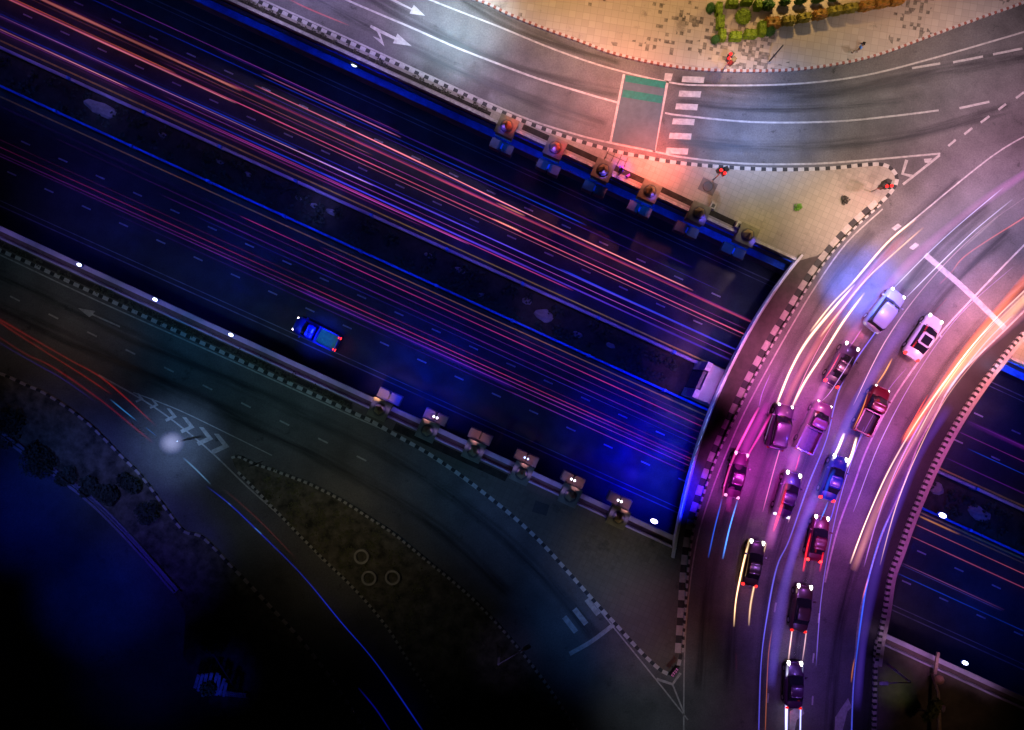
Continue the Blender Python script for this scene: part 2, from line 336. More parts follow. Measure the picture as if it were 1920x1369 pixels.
# ------------------------------------------------------------------ ground, motorway, streets
mb = MB(); mb.face([(-900, -900, ZM - .02), (900, -900, ZM - .02), (900, 900, ZM - .02), (-900, 900, ZM - .02)])
struct(mb, 'ground', M_SOIL)
def band(y0a, y0b, x0, x1, z, k=.457): return [P(x0, y0a + k * x0, z), P(x1, y0a + k * x1, z), P(x1, y0b + k * x1, z), P(x0, y0b + k * x0, z)]
mb = MB(); mb.face(band(-190, 88, -3500, 5500, ZM)[::-1]); mb.face(band(168, 460, -3500, 5500, ZM)[::-1]); struct(mb, 'motorway', M_MOTOR)
mb = MB(); mb.prism(band(90, 166, -3500, 5500, ZM), ZM, ZM + .22); struct(mb, 'central_reservation', M_SOIL)
far = 9000
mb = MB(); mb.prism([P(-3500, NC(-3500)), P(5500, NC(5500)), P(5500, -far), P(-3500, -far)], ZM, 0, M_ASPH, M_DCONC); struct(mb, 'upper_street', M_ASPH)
# lower street: open towards the sunken lane at the lower left
CUT = [(-700, 540), (-60, 770), (30, 838), (150, 925), (215, 985), (280, 1055), (330, 1115), (350, 1150), (345, 1230), (400, 1330), (470, 1500), (700, 2400), (900, far)]
mb = MB(); mb.prism([P(*p) for p in [(-3500, SC(-3500)), (5500, SC(5500)), (5500, far)] + CUT[::-1] + [(-3500, 440)]], ZM, 0, M_ASPH, M_DCONC); struct(mb, 'lower_street', M_ASPH)
mb = MB(); mb.prism([P(*p, -2.2) for p in CUT + [(-3500, far), (-3500, 430)]], ZM, -2.2); struct(mb, 'sunken_lane', asphalt('lane_asphalt', (.08, .08, .08), .4))
# bridge over the motorway
br = empty('bridge', P(1480, 760), 0, 'curved road bridge carrying the ring road traffic over the motorway', 'bridge')
deck = smooth(BL, 5)[::1] + smooth(BR, 4)[::-1]
mb = MB(); mb.prism([P(p[0], p[1]) - Vector((0, 0, 0)) for p in deck], -1.1, -.003, M_ASPH, M_DCONC); o = mb.build('deck', parent=br); o.location = -br.location
def par(path, side, wd, z0, z1, name, m, parent=None, ms=None):
    p = W(path, 0, 5); a = offs(p, 0); b = offs(p, side * wd); mb = MB()
    for i in range(len(p) - 1): mb.prism([a[i], a[i + 1], b[i + 1], b[i]], z0, z1, m, ms)
    o = mb.build(name, parent=parent)
    if parent: o.location = -parent.location
    return o
M_PARA = mat('pale_parapet_paint', (.62, .62, .68), .5, var=.1, scale=2)
par([(1502, 481), (1497, 487)] + BL[2:], -1, .22, -.25, .5, 'parapet', M_PARA, br)
par([(1915, 630)] + BR[2:15], 1, .3, -.9, .3, 'parapet', mat('rosy_parapet_concrete', (.42, .36, .34), .7, var=.15), br)
# pier of the bridge, standing on the reservation
pr = empty('bridge_pier', P(1318, 722, ZM), -.43, 'pale concrete pier head with two pads under the bridge edge', 'bridge pier')
mb = MB(); mb.box((.5, 0, 2.0), (3.2, 3.4, 4.0)); mb.build('pier_wall', M_CONC, pr)
for sy in (-1.35, 1.35):
    mb = MB(); mb.box((-1.35, sy, 2.15), (.5, .8, 4.4)); mb.build('bearing_pad', M_WALLW, pr)
mb = MB(); mb.box((-1.35, 0, 1.9), (.3, 1.7, 3.8)); mb.build('pier_web', M_DCONC, pr)

# darker shoulder strip outside the right edge line
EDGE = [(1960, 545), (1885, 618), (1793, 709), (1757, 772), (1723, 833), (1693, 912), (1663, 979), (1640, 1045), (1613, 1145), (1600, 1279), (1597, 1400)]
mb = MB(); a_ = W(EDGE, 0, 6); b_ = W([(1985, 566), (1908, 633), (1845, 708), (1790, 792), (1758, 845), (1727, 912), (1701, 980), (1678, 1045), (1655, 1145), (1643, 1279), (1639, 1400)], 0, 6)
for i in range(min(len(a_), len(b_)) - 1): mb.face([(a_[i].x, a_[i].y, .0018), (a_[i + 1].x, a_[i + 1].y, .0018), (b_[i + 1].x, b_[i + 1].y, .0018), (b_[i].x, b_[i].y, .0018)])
struct(mb, 'shoulder', asphalt('darker_shoulder_asphalt', (.02, .02, .022), .4))
# raised pavements (0.15 m)
KH = .15
def slab(px, name, m, z1=KH, z0=-.02, ms=None):
    mb = MB(); mb.prism([P(p[0], p[1]) for p in px], z0, z1, m, ms or M_CONC); return struct(mb, name)
U = [tuple(p) for p in smooth(UK, 5)]; Lk = [tuple(p) for p in smooth(LK, 5)]; Rk = [tuple(p) for p in smooth(RLK, 5)]; Sk = [tuple(p) for p in smooth(SK, 5)]
slab([(-3000, -1700)] + U + [(5500, -1300), (5500, -far), (-3000, -far)], 'plaza', M_PLAZA)
slab(Lk + Rk[1:10] + [(1530, 480), (1499, NC(1499)), (350, NC(350))], 'island_pavement', M_PAVE)
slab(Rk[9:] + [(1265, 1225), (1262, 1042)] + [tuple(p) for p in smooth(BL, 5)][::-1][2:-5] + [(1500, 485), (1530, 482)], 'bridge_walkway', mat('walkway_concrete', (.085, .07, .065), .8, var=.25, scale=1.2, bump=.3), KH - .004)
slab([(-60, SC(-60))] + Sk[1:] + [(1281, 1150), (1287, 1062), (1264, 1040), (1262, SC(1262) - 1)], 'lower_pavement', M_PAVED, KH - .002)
slab([tuple(p) for p in smooth(ISU, 4)] + [tuple(p) for p in smooth(ISL, 4)][::-1][:-1], 'grass_island', M_GRASS, .16)
slab([tuple(p) for p in smooth(LVK, 4)] + [(900, far)] + [(p[0], p[1]) for p in CUT[:-1][::-1]] , 'left_verge', M_GRASS, .15)
slab([(1920, 620), (1905, 640), (1895, NC(1895)), (5500, NC(5500)), (5500, -1000), (2400, 100)], 'corner_pavement', M_PAVE, .14)
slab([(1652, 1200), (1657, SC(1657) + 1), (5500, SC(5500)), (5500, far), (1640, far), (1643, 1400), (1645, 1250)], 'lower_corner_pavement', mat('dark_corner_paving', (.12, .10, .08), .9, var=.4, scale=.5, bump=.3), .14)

# kerbs: real 0.15 m steps painted in blocks; wide ring-left row imitates barrier shadow
def kerb(px, pitch, wd, h, ma, mb_, name='kerb', frac=.55, side=0, sm=5, z=0):
    pts = W(px, z, sm); pts = resample(pts, .05 if False else pitch * MPP / 2)
    mb = MB()
    for i in range(len(pts) - 1):
        a = pts[i]; b = pts[i + 1]; t = (b - a); 
        m = ma if i % 2 == 0 else mb_
        n = Vector((-t.y, t.x, 0)).normalized(); c = (a + b) / 2 + n * side * wd / 2
        ln = t.length * (1.0 if i % 2 else 1.12)
        mb.box((c.x, c.y, z + h / 2), (ln, wd - (0 if i % 2 else -.02), h + (.0 if i % 2 else .012)), math.atan2(t.y, t.x), m)
    return struct(mb, name)
kerb(LK, 20, .30, .17, M_BRIGHTW, M_BLACK)
kerb(UK, 12, .22, .17, M_BRIGHTW, M_RED)
kerb(SK, 20, .30, .165, M_BRIGHTW, M_BLACK)
kerb(RLK, 33, .55, .17, mat('kerb_paint_and_lit_gaps', (.40, .36, .33), .7, var=.2), M_BLACK, side=-1)  # block colours imitate light and shadow falling through the barrier gaps
kerb(RLK, 15, .16, .40, M_BRIGHTW, M_BLACK, 'low_walkway_barrier', side=1)
kerb(BR[1:15], 11, .32, .24, M_BRIGHTW, M_BLACK, side=-1)
kerb([(1644, 1200), (1640, 1247), (1637, 1400)], 11, .32, .2, mat('kerb_paint_and_lit_gaps', (.4, .4, .4)), M_BLACK, side=0)
M_DIMW = mat('grimy_kerb_paint', (.36, .34, .31), .7, var=.2)
kerb(ISU, 12, .2, .19, M_DIMW, M_BLACK); kerb(ISL[1:], 12, .2, .19, M_DIMW, M_BLACK)
kerb(LVK, 21, .2, .18, mat('grimy_red_kerb_paint', (.36, .30, .30), .7, var=.2), M_BLACK)
kerb([(1990, 560), (1920, 622)], 11, .3, .2, M_BRIGHTW, M_BLACK, side=1)

# ------------------------------------------------------------------ painted markings (4 mm sheets)
Z1 = .004
mk = MB(); M_DULLW = mat('worn_stop_line_paint', (.38, .36, .34), .7, dark=(.22, .21, .20), var=.15, scale=2)
def mline(px, wpx, z=Z1, m=M_WHITE, target=None, sm=5): (target or mk).strip(W(px, 0 if z > -1 else ZM, sm), wpx * MPP, z, m)
def mpoly(px, z=Z1, m=M_WHITE, target=None):
    pts = [P(x, y, 0 if z > -1 else ZM) for x, y in px]; n = len(pts)
    a = sum(pts[i].x * pts[(i + 1) % n].y - pts[(i + 1) % n].x * pts[i].y for i in range(n))
    if a < 0: pts = pts[::-1]
    (target or mk).face([(p.x, p.y, z) for p in pts], m)
# upper street
mline([(740, -30), (807, 0), (930, 48), (1040, 93), (1140, 127), (1253, 154), (1320, 160), (1480, 158), (1613, 143), (1747, 110), (1920, 60), (2000, 36)], 3.2)
mline([(560, -42), (650, 0), (767, 50), (853, 88), (927, 117), (1007, 147), (1107, 178), (1157, 192)], 3.6)
mline([(1247, 212), (1280, 217), (1413, 229), (1563, 228), (1680, 217), (1760, 207)], 3.4)
mline([(360, -62), (493, 0), (640, 66), (807, 143), (973, 217), (1073, 250), (1140, 267), (1240, 287), (1280, 295), (1380, 306), (1480, 308), (1580, 304), (1763, 288)], 3.4)
for a, b in [((1799, 203), (1855, 191)), ((1710, 128), (1763, 119)), ((1787, 117), (1843, 106)), ((1862, 102), (1917, 91)), ((1778, 274), (1792, 262)), ((1808, 252), (1823, 240)), ((1839, 230), (1855, 218)), ((1872, 206), (1886, 195)), ((1905, 184), (1920, 173)), ((1875, 0), (1880, 0))]:
    mline([a, b], 4.2, sm=0)
mline([(1170, 139), (1158, 200), (1145, 266)], 4.5); mline([(1254, 140), (1240, 212), (1226, 285)], 5.5)
mpoly([(1247, 137), (1262, 138), (1258, 152), (1245, 150)], Z1 + .004)
for (x, y) in [(1300, 149), (1294, 176), (1288, 200), (1282, 228), (1276, 255), (1270, 283)]:
    mpoly([(x - 20, y - 6), (x + 21, y - 4.5), (x + 19, y + 7), (x - 22, y + 5)], Z1 + .004)
def tf(px, c, ang, s=1): ca, sa = math.cos(R(ang)), math.sin(R(ang)); return [(c[0] + s * (x * ca - y * sa), c[1] + s * (x * sa + y * ca)) for x, y in px]
mpoly(tf([(-60, -3), (10, -1.5), (10, -9), (38, 0), (10, 9), (10, 1.5), (-60, 3)], (763, 13), 26), Z1 + .003)      # straight arrow
mpoly(tf([(-42, -4), (10, -2.5), (10, -10), (44, 0), (10, 10), (10, 2.5), (-20, 2.5), (-2, 22), (-30, 14), (-14, 13), (-26, 3), (-42, 1)], (732, 68), 25), Z1 + .003)
# island tip chevron
mline([(1762, 291), (1693, 346)], 4.5, Z1 + .003, sm=0); mline([(1700, 300), (1692, 326), (1712, 331)], 6, Z1 + .006, sm=0)
mpoly([(1732, 298), (1748, 297), (1741, 306), (1734, 305)], Z1 + .006)
# ring road lines
mline([(1655, 392), (1587, 456), (1530, 536), (1484, 612), (1440, 690), (1395, 775), (1362, 850), (1335, 920), (1307, 1012), (1290, 1129), (1283, 1245), (1282, 1390)], 2.6)
mline([(1960, 425), (1920, 460), (1827, 556), (1757, 633), (1680, 739), (1627, 839), (1600, 912), (1573, 985), (1557, 1045), (1547, 1092)], 3.2)
mline([(1940, 246), (1860, 293), (1717, 409), (1663, 456), (1600, 528)], 2.6)
mline([(1960, 545), (1885, 618), (1793, 709), (1757, 772), (1723, 833), (1693, 912), (1663, 979), (1640, 1045), (1613, 1145), (1600, 1279), (1596, 1400)], 3)
mline([(1735, 478), (1764, 503), (1812, 545), (1884, 616)], 10.5, Z1 + .003, M_DULLW)                                             # stop line
for (x, y, l, wd, a) in [(1681, 426, 12, 8, -35), (1714, 462, 12, 8, -40)]:
    mpoly(tf([(-l / 2 - 3, -wd / 2), (l / 2, -wd / 2), (l / 2 + 3, wd / 2), (-l / 2, wd / 2)], (x, y), a), Z1 + .003)
for a, b in [((1455, 1130), (1452, 1148)), ((1536, 1150), (1534, 1168)), ((1526, 1225), (1524, 1243)), ((1524, 1305), (1523, 1322)), ((1441, 1300), (1439, 1318))]: mline([a, b], 3, sm=0)
mpoly([(1590, 1309), (1597, 1326), (1589, 1334), (1580, 1369), (1569, 1400), (1563, 1400), (1566, 1345), (1577, 1328)], Z1 + .003)
mpoly([(1503, 1322), (1508, 1338), (1494, 1350), (1490, 1369), (1480, 1369), (1481, 1334), (1492, 1326)], Z1 + .003)
# lower streets
mline([(-60, 452), (0, 478), (187, 566), (417, 669), (640, 771), (740, 816), (827, 869), (890, 914), (973, 977), (1053, 1057), (1147, 1172), (1233, 1278), (1290, 1350)], 2.6)
for i in range(13):
    x, y = 28 + 72.2 * i, 560 + 33.3 * i
    if i < 10: mline([(x - 9, y - 4.5), (x + 9, y + 4.5)], 3, sm=0)
mpoly(tf([(-40, 0), (-8, -8), (-10, -1.5), (46, -1.5), (46, 1.5), (-10, 1.5), (-14, 7)], (183, 594), 24), Z1 + .003)
mline([(185, 703), (290, 764), (383, 836), (463, 912), (533, 975), (607, 1052)], 2.8)
mline([(250, 736), (333, 768), (433, 816), (510, 854)], 2)
for (x, y, s) in [(262, 746, .55), (289, 757, .6), (321, 778, .8), (352, 797, .95), (385, 818, 1.1), (414, 832, 1.2)]:
    mpoly(tf([(-12, -15), (-4, -15), (14, 4), (-10, 17), (-14, 11), (3, 2)], (x, y), 4, s), Z1 + .003)
for (x, y) in [(1111, 1138), (1088, 1156), (1069, 1171)]:
    mpoly(tf([(-18, -5), (18, -5), (18, 5), (-18, 5)], (x, y), 52), Z1 + .003)
mline([(1068, 1226), (1110, 1202), (1152, 1170)], 8, Z1 + .003)
mline([(1231, 1273), (1261, 1283), (1276, 1262)], 5, Z1 + .006, sm=0); mline([(1261, 1283), (1282, 1336)], 3, Z1 + .003, sm=0)
struct(mk, 'street_markings')
mg = MB()
mpoly([(1174, 141), (1249, 153), (1246, 166), (1172, 153)], Z1 + .006, M_GREEN, mg); mpoly([(1169, 168), (1243, 180), (1240, 194), (1166, 182)], Z1 + .006, M_GREEN, mg)
struct(mg, 'green_road_bands')
mg = MB(); mpoly([(1172, 141), (1249, 153), (1228, 283), (1147, 265)], Z1 + .001, M_GREYBOX, mg); struct(mg, 'waiting_box_paint')
# tyre-worn bands on the upper street
def worn(name, dens):
    m = bpy.data.materials.new(name); m.use_nodes = True; n = m.node_tree; b = n.nodes['Principled BSDF']; b.inputs['Base Color'].default_value = (.03, .03, .032, 1); b.inputs['Roughness'].default_value = .5
    tc = n.nodes.new('ShaderNodeTexCoord'); a = n.nodes.new('ShaderNodeTexNoise'); a.inputs['Scale'].default_value = 1; a.inputs['Detail'].default_value = 6
    ac = n.nodes.new('ShaderNodeAttribute'); ac.attribute_name = 'uvw'; n.links.new(ac.outputs['Vector'], a.inputs['Vector']); r = n.nodes.new('ShaderNodeMapRange'); r.inputs[1].default_value = .35; r.inputs[2].default_value = .7; r.inputs[3].default_value = .0; r.inputs[4].default_value = dens
    n.links.new(a.outputs['Fac'], r.inputs[0])
    at = n.nodes.new('ShaderNodeAttribute'); at.attribute_name = 'edge'; mm = n.nodes.new('ShaderNodeMath'); mm.operation = 'MULTIPLY'; mm.use_clamp = True
    n.links.new(r.outputs[0], mm.inputs[0]); n.links.new(at.outputs['Fac'], mm.inputs[1]); n.links.new(mm.outputs[0], b.inputs['Alpha']); return m
M_WORN = worn('tyre_wear', .95)
def wear(px, wpx, z=.0025):
    p = W(px, 0, 6); b = bmesh.new(); rows = []
    lay = b.verts.layers.float.new('edge'); l3 = b.verts.layers.float_vector.new('uvw'); D = [0]
    for a, c in zip(p, p[1:]): D.append(D[-1] + (c - a).length)
    for q in range(7):
        f = q / 6 * 2 - 1; row = []
        for v in offs(p, f * wpx * MPP / 2):
            vv = b.verts.new((v.x, v.y, z)); vv[lay] = (1 - f * f) ** 1.2 if 0 < len(row) < len(p) - 1 else 0; vv[l3] = (D[len(row)] * .12 + z * 4000, f * 1.3, 0); row.append(vv)
        rows.append(row)
    for a, c in zip(rows, rows[1:]):
        for i in range(len(a) - 1): b.faces.new((a[i], a[i + 1], c[i + 1], c[i]))
    me = bpy.data.meshes.new('tyre_wear'); b.to_mesh(me); b.free(); me.materials.append(M_WORN)
    o = bpy.data.objects.new('tyre_wear', me); sc.collection.objects.link(o); tag(o, kind='structure')
wear([(660, -25), (780, 42), (900, 102), (1010, 142), (1165, 178)], 26)
wear([(860, -5), (960, 48), (1060, 88), (1165, 122)], 24); wear([(1260, 150), (1400, 172), (1560, 170), (1760, 132), (1990, 90)], 42, .0028)
wear([(1265, 190), (1400, 204), (1520, 204), (1700, 188)], 16, .0031)
for k_, pth in enumerate([[(1640, 430), (1560, 530), (1490, 650), (1430, 780), (1370, 930), (1330, 1090), (1310, 1300)], [(1800, 330), (1700, 425), (1600, 545), (1510, 690), (1440, 860), (1385, 1040), (1365, 1300)],
                          [(1860, 380), (1740, 490), (1640, 620), (1540, 800), (1480, 960), (1440, 1120), (1420, 1369)], [(1900, 430), (1780, 540), (1680, 680), (1590, 860), (1530, 1010), (1500, 1180), (1480, 1390)],
                          [(1940, 520), (1830, 620), (1740, 740), (1670, 870), (1610, 1040), (1570, 1200), (1555, 1390)], [(1970, 590), (1880, 680), (1800, 790), (1735, 920), (1690, 1050), (1650, 1200), (1625, 1390)]]):
    wear(pth, 26, .0021 + .0002 * k_)
wear([(-40, 500), (200, 610), (500, 745), (700, 840), (860, 940), (1000, 1060), (1120, 1200)], 30, .0022); wear([(-40, 560), (200, 668), (420, 770), (640, 880), (820, 990), (960, 1120)], 30, .0024)
wear([(1265, 262), (1400, 275), (1560, 272), (1720, 250), (1900, 200)], 26, .0033); wear([(560, -20), (700, 55), (850, 125), (1000, 190), (1140, 235)], 26, .0034)
# motorway markings
mm = MB(); ZL = ZM + .004
def drange(y0, xs, k=.457, m=M_WHITE):
    for x in xs:
        if 1345 < x < 1640: continue
        y = y0 + k * x; mline([(x - 8.4, y - 3.8), (x + 8.4, y + 3.8)], 3, ZL, m, mm, sm=0)
for k, (y0, xs) in enumerate([(6.5, [52 + 69.8 * i for i in range(-2, 30)]), (-60.5, [7 + 70.3 * i for i in range(-2, 30)]), (246.5, [48 + 70 * i for i in range(-2, 30)]), (315.5, [22 + 69.9 * i for i in range(-2, 30)])]): drange(y0, xs)
M_DIMLINE = mat('worn_edge_line_paint', (.22, .22, .22), .6, dark=(.10, .10, .10), var=.2, scale=.8)
mline(line(-133, -400, 2300), 2.4, ZL, M_DIMLINE, mm, 0); mline(line(-124, -400, 2300), 1.6, ZL, M_DIMLINE, mm, 0)
mline(line(386, -400, 2300, .453), 2.4, ZL, M_DIMLINE, mm, 0); mline(line(376, -400, 2300, .453), 1.8, ZL, M_DIMLINE, mm, 0)
mline(line(76, -400, 2300, .455), 3.2, ZL, M_YEL, mm, 0); mline(line(181, -400, 2300, .452), 3.0, ZL, M_YEL, mm, 0)
struct(mm, 'motorway_markings')
# yellow edge lines: empty loop, no lamps are placed
for x in range(100, 1400, 160): pass

# ------------------------------------------------------------------ retaining walls
def along(y0, xs, k, z): return [P(x, y0 + k * x, z) for x in xs]
def wall_thing(ya, k, sgn, label, ledge_off, zled):
    t = empty('retaining_wall', P(960, ya + k * 960), 0, label, 'wall')
    def bar(o0, o1, z0, z1, name, m, x0=-1500, x1=3600, skip=True):
        mb = MB()
        for (a, b) in ([(x0, 1300), (1700, x1)] if False else [(x0, x1)]):
            d = Vector((1, -k, 0)).normalized(); n = Vector((-d.y, d.x, 0)) * -sgn   # toward the motorway
            A = P(a, ya + k * a); B = P(b, ya + k * b)
            mb.prism([A + n * o0, B + n * o0, B + n * o1, A + n * o1], z0, z1)
        o = mb.build(name, m, t); o.location = -t.location; return o
    return t, bar
X0, X1 = -1500, 1499
tn, bar = wall_thing(-198.5, .4585, 1, 'upper retaining wall of the cutting with crumbly white coping and bright blue ledge', 0, 0)
d = Vector((1, -.4585, 0)).normalized(); nrm = Vector((d.y, -d.x, 0))
def seg(t, a, b, ya, k, sgn, o0, o1, z0, z1, name, m):
    A = P(a, ya + k * a); B = P(b, ya + k * b); d = (B - A).normalized(); n = Vector((d.y, -d.x, 0)) * sgn
    mb = MB(); mb.prism([A + n * o0, B + n * o0, B + n * o1, A + n * o1], z0, z1)
    o = mb.build(name, m, t); o.location = -t.location; return o
for (a, b) in ((X0, 1497), (1893, 4500)):
    seg(tn, a, b, -198.5, .4585, 1, -.02, .22, -.5, .34, 'coping', M_WALLW)
    seg(tn, a, b, -198.5, .4585, 1, .24, .34, -.42, -.30, 'pipe_rail', M_BLUEP)
seg(tn, X0, 4500, -198.5, .4585, 1, .02, .62, -2.7, -2.5, 'ledge', M_BLUEP)  # blue light on the ledge is put into its base colour
for n_, (a_, b_) in enumerate(((X0, 4500),)):
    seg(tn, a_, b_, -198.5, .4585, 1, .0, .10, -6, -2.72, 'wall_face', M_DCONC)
ts, _ = wall_thing(447, .46, -1, 'lower retaining wall of the cutting with a double lilac coping', 0, 0)
M_LILAC = mat('lilac_coping_paint', (.42, .38, .55), .5, var=.15, scale=1.2)
M_BROWN = mat('brown_wall_panel', (.13, .09, .09), .7, var=.2)
for (a, b) in ((X0, 1266), (1655, 4500)):
    seg(ts, a, b, 447, .46, -1, -.02, .13, -.5, .32, 'coping', M_LILAC)
    seg(ts, a, b, 447, .46, -1, .14, .52, -.6, -.45, 'wall_panel', M_BROWN)
    seg(ts, a, b, 447, .46, -1, .54, .95, -.6, -.30, 'coping_shelf', M_LILAC)
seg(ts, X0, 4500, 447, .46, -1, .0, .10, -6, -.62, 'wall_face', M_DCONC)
# added area lights without fixtures, brightening the copings and ledge
def wash(y0, k, xs, z, col, e, dy):
    for x in xs:
        dl = bpy.data.lights.new('wall_fill_light', 'AREA'); dl.shape = 'RECTANGLE'; dl.size = 6; dl.size_y = .15; dl.color = col; dl.energy = e; dl.spread = R(110)
        o = bpy.data.objects.new('wall_fill_light', dl); sc.collection.objects.link(o); o.location = P(x, y0 + k * x + dy, z); o.rotation_euler = (0, 0, -.43)
wash(-198.5, .4585, [x for x in range(160, 1500, 150)], .3, (.005, .13, 1), 18, 26)
wash(-198.5, .4585, [1930], 1.6, (.1, .5, 1), 30, 18)
wash(447, .46, [x for x in range(-40, 1280, 150)], 1.6, (.42, .26, 1), 8, -12)
wash(447, .46, [1700, 1830], 1.6, (.6, .35, .7), 16, -12)
bp_ = resample(W(BL[1:], .55, 4), 3.6)
for i in range(1, len(bp_)):
    a, b = bp_[i - 1], bp_[i]; c = (a + b) / 2; t_ = i / len(bp_)
    dl = bpy.data.lights.new('parapet_fill_light', 'AREA'); dl.shape = 'RECTANGLE'; dl.size = 3.4; dl.size_y = .06; dl.spread = R(60); dl.energy = 9  # added lights without fixtures, brightening the parapet edge
    dl.color = (.55 - .45 * t_, .45 - .2 * t_, 1); o = bpy.data.objects.new('parapet_fill_light', dl); sc.collection.objects.link(o)
    v = (b - a).normalized(); n_ = Vector((v.y, -v.x, 0)); o.location = c + n_ * .25 + Vector((0, 0, .5)); o.rotation_euler = (0, 0, math.atan2(v.y, v.x))

# guard rails on the central reservation: each post is a part
def guard_rail(y0, k, label, m, posts, zoff=.75, w_=.16):
    A = P(-400, y0 - 400 * k, ZM); t = empty('guard_rail', A, 0, label, 'guard rail')
    B = P(2300, y0 + 2300 * k, ZM); v = B - A
    mb = MB(); mb.tube([(0, 0, zoff), (v.x, v.y, zoff)], w_, 6); mb.build('rail', m, t)
    mb = MB(); mb.tube([(0, 0, zoff - .35), (v.x, v.y, zoff - .35)], w_ * .6, 6); mb.build('lower_rail', m, t)
    for x in posts:
        q = P(x, y0 + k * x, ZM) - A; mb = MB(); mb.box((q.x, q.y, .55), (.34, .34, 1.1), -.43, None, .8); mb.build('post', M_BLUEP, t)
guard_rail(91, .452, 'lilac steel guard rail on the upper side of the central reservation', M_LILAC, [0 + 140 * i for i in range(0, 15)])
guard_rail(162, .458, 'blue steel guard rail on the lower side of the central reservation', M_BLUEP, [-26 + 141 * i for i in range(0, 15)], w_=.12)
for x in list(range(-60, 1400, 165)) + [1720, 1880]:
    for (y0, k, c, e) in ((91, .452, (.55, .4, 1), 9), (162, .458, (.02, .14, 1), 20)):
        dl = bpy.data.lights.new('rail_fill_light', 'AREA'); dl.shape = 'RECTANGLE'; dl.size = 8.5; dl.size_y = .1; dl.color = c; dl.energy = e  # added lights without fixtures, brightening the guard rails
        o = bpy.data.objects.new('rail_fill_light', dl); sc.collection.objects.link(o); o.location = P(x, y0 + k * x, ZM) + Vector((0, 0, 2.0)); o.rotation_euler = (0, 0, -.43)
# planting of the reservation: clumps and pale rocks
leaf = mat('dark_foliage', (.018, .03, .018), .7, var=.5, scale=3)
def leaves(mb, c, rad, n, s, m=None, flat=1.0):
    for _ in range(n):
        a = random.uniform(0, 2 * math.pi); u = random.random() ** .4; e = random.uniform(-.2, 1)
        p = Vector((c[0] + rad * u * math.cos(a) * math.sqrt(1 - e * e * .7), c[1] + rad * u * math.sin(a) * math.sqrt(1 - e * e * .7), c[2] + rad * flat * max(0, e) * u))
        d1 = Vector((random.uniform(-1, 1), random.uniform(-1, 1), random.uniform(-.5, .5))).normalized() * s; d2 = d1.cross(Vector((random.uniform(-.5, .5), random.uniform(-.5, .5), 1))).normalized() * s * .5
        mb.face([p, p + d1 * .5 + d2, p + d1, p + d1 * .5 - d2], m)
mb = MB()
for i in range(230):
    x = random.uniform(-100, 2000); y = random.choice((112, 146)) + random.uniform(-7, 7) + .456 * x
    if 1270 < x < 1700: continue
    q = P(x, y, ZM); leaves(mb, (q.x, q.y, ZM + .2), random.uniform(.4, .8), 26, .28)
tag(mb.build('reservation_shrubbery', leaf), 'low dark shrubbery filling the central reservation', 'shrubbery', kind='stuff')
def rock(x, y, r, label, z=ZM + .2, sx=1.6, m=M_STONE, rz=-.43, group='pale rocks on the reservation'):
    b = bmesh.new(); bmesh.ops.create_icosphere(b, subdivisions=2, radius=1)
    rr = random.Random(int(x * 7 + y))
    for v in b.verts: v.co = Vector((v.co.x * r * sx, v.co.y * r, v.co.z * r * .6)) * rr.uniform(.82, 1.12)
    me = bpy.data.meshes.new('rock'); b.to_mesh(me); b.free(); me.materials.append(m)
    o = bpy.data.objects.new('rock', me); sc.collection.objects.link(o); o.location = P(x, y, z); o.rotation_euler.z = rz; tag(o, label, 'rock', group)
def mile(x): return 'below the %s yellow edge line' % 'upper'
RK = [(190, 205, 1.6, 3.2, 'long pale rock near the left edge in the central reservation'), (305, 254, .55, 1.4, 'small pale rock right of the longest rock in the reservation'),
      (412, 303, .5, 1.8, 'pale lavender rock beside the long hedge gap of the reservation'), (465, 327, .5, 1.5, 'faint rounded rock lying between two larger reservation rocks'),
      (560, 372, .45, 1.5, 'first rock of the row of three pale rocks in the reservation'), (590, 386, .5, 1.6, 'middle rock of the row of three pale rocks in the reservation'), (622, 398, .6, 1.7, 'last and largest rock of the row of three in the reservation'),
      (805, 480, .5, 1.8, 'narrow grey rock among the dark shrubs mid reservation'), (865, 508, .55, 2.4, 'long narrow grey rock among the dark shrubs mid reservation'), (905, 555, .6, 1.4, 'mauve rock at the lower side of the reservation before the big boulder'),
      (1020, 592, 1.3, 1.3, 'large mauve boulder, widest rock in the middle of the reservation'), (988, 565, .7, 1.3, 'small bluish rock touching the large mauve boulder'), (1083, 628, .6, 1.6, 'dim mauve rock just right of the large boulder'),
      (1145, 648, .5, 1.6, 'faint last rock of the reservation before the bridge pier'), (1755, 915, 1.2, 1.2, 'dim rock of the reservation right of the bridge'), (1835, 962, 1.5, 1.5, 'large dim rock of the reservation near the right picture edge')]
for (x, y, r, sx, l) in RK: rock(x, y, min(.7, r * .5), l, sx=min(2.6, sx * 1.2))
lamp(1010, 590, 90, (70, 52, 75), alb=.5, zg=-6, h=5); lamp(200, 205, 80, (50, 50, 110), alb=.38, zg=-6, h=5); lamp(600, 392, 70, (60, 60, 120), alb=.38, zg=-6, h=5)
lamp(1318, 712, 70, (150, 90, 180), alb=.33, zg=-2, h=5)

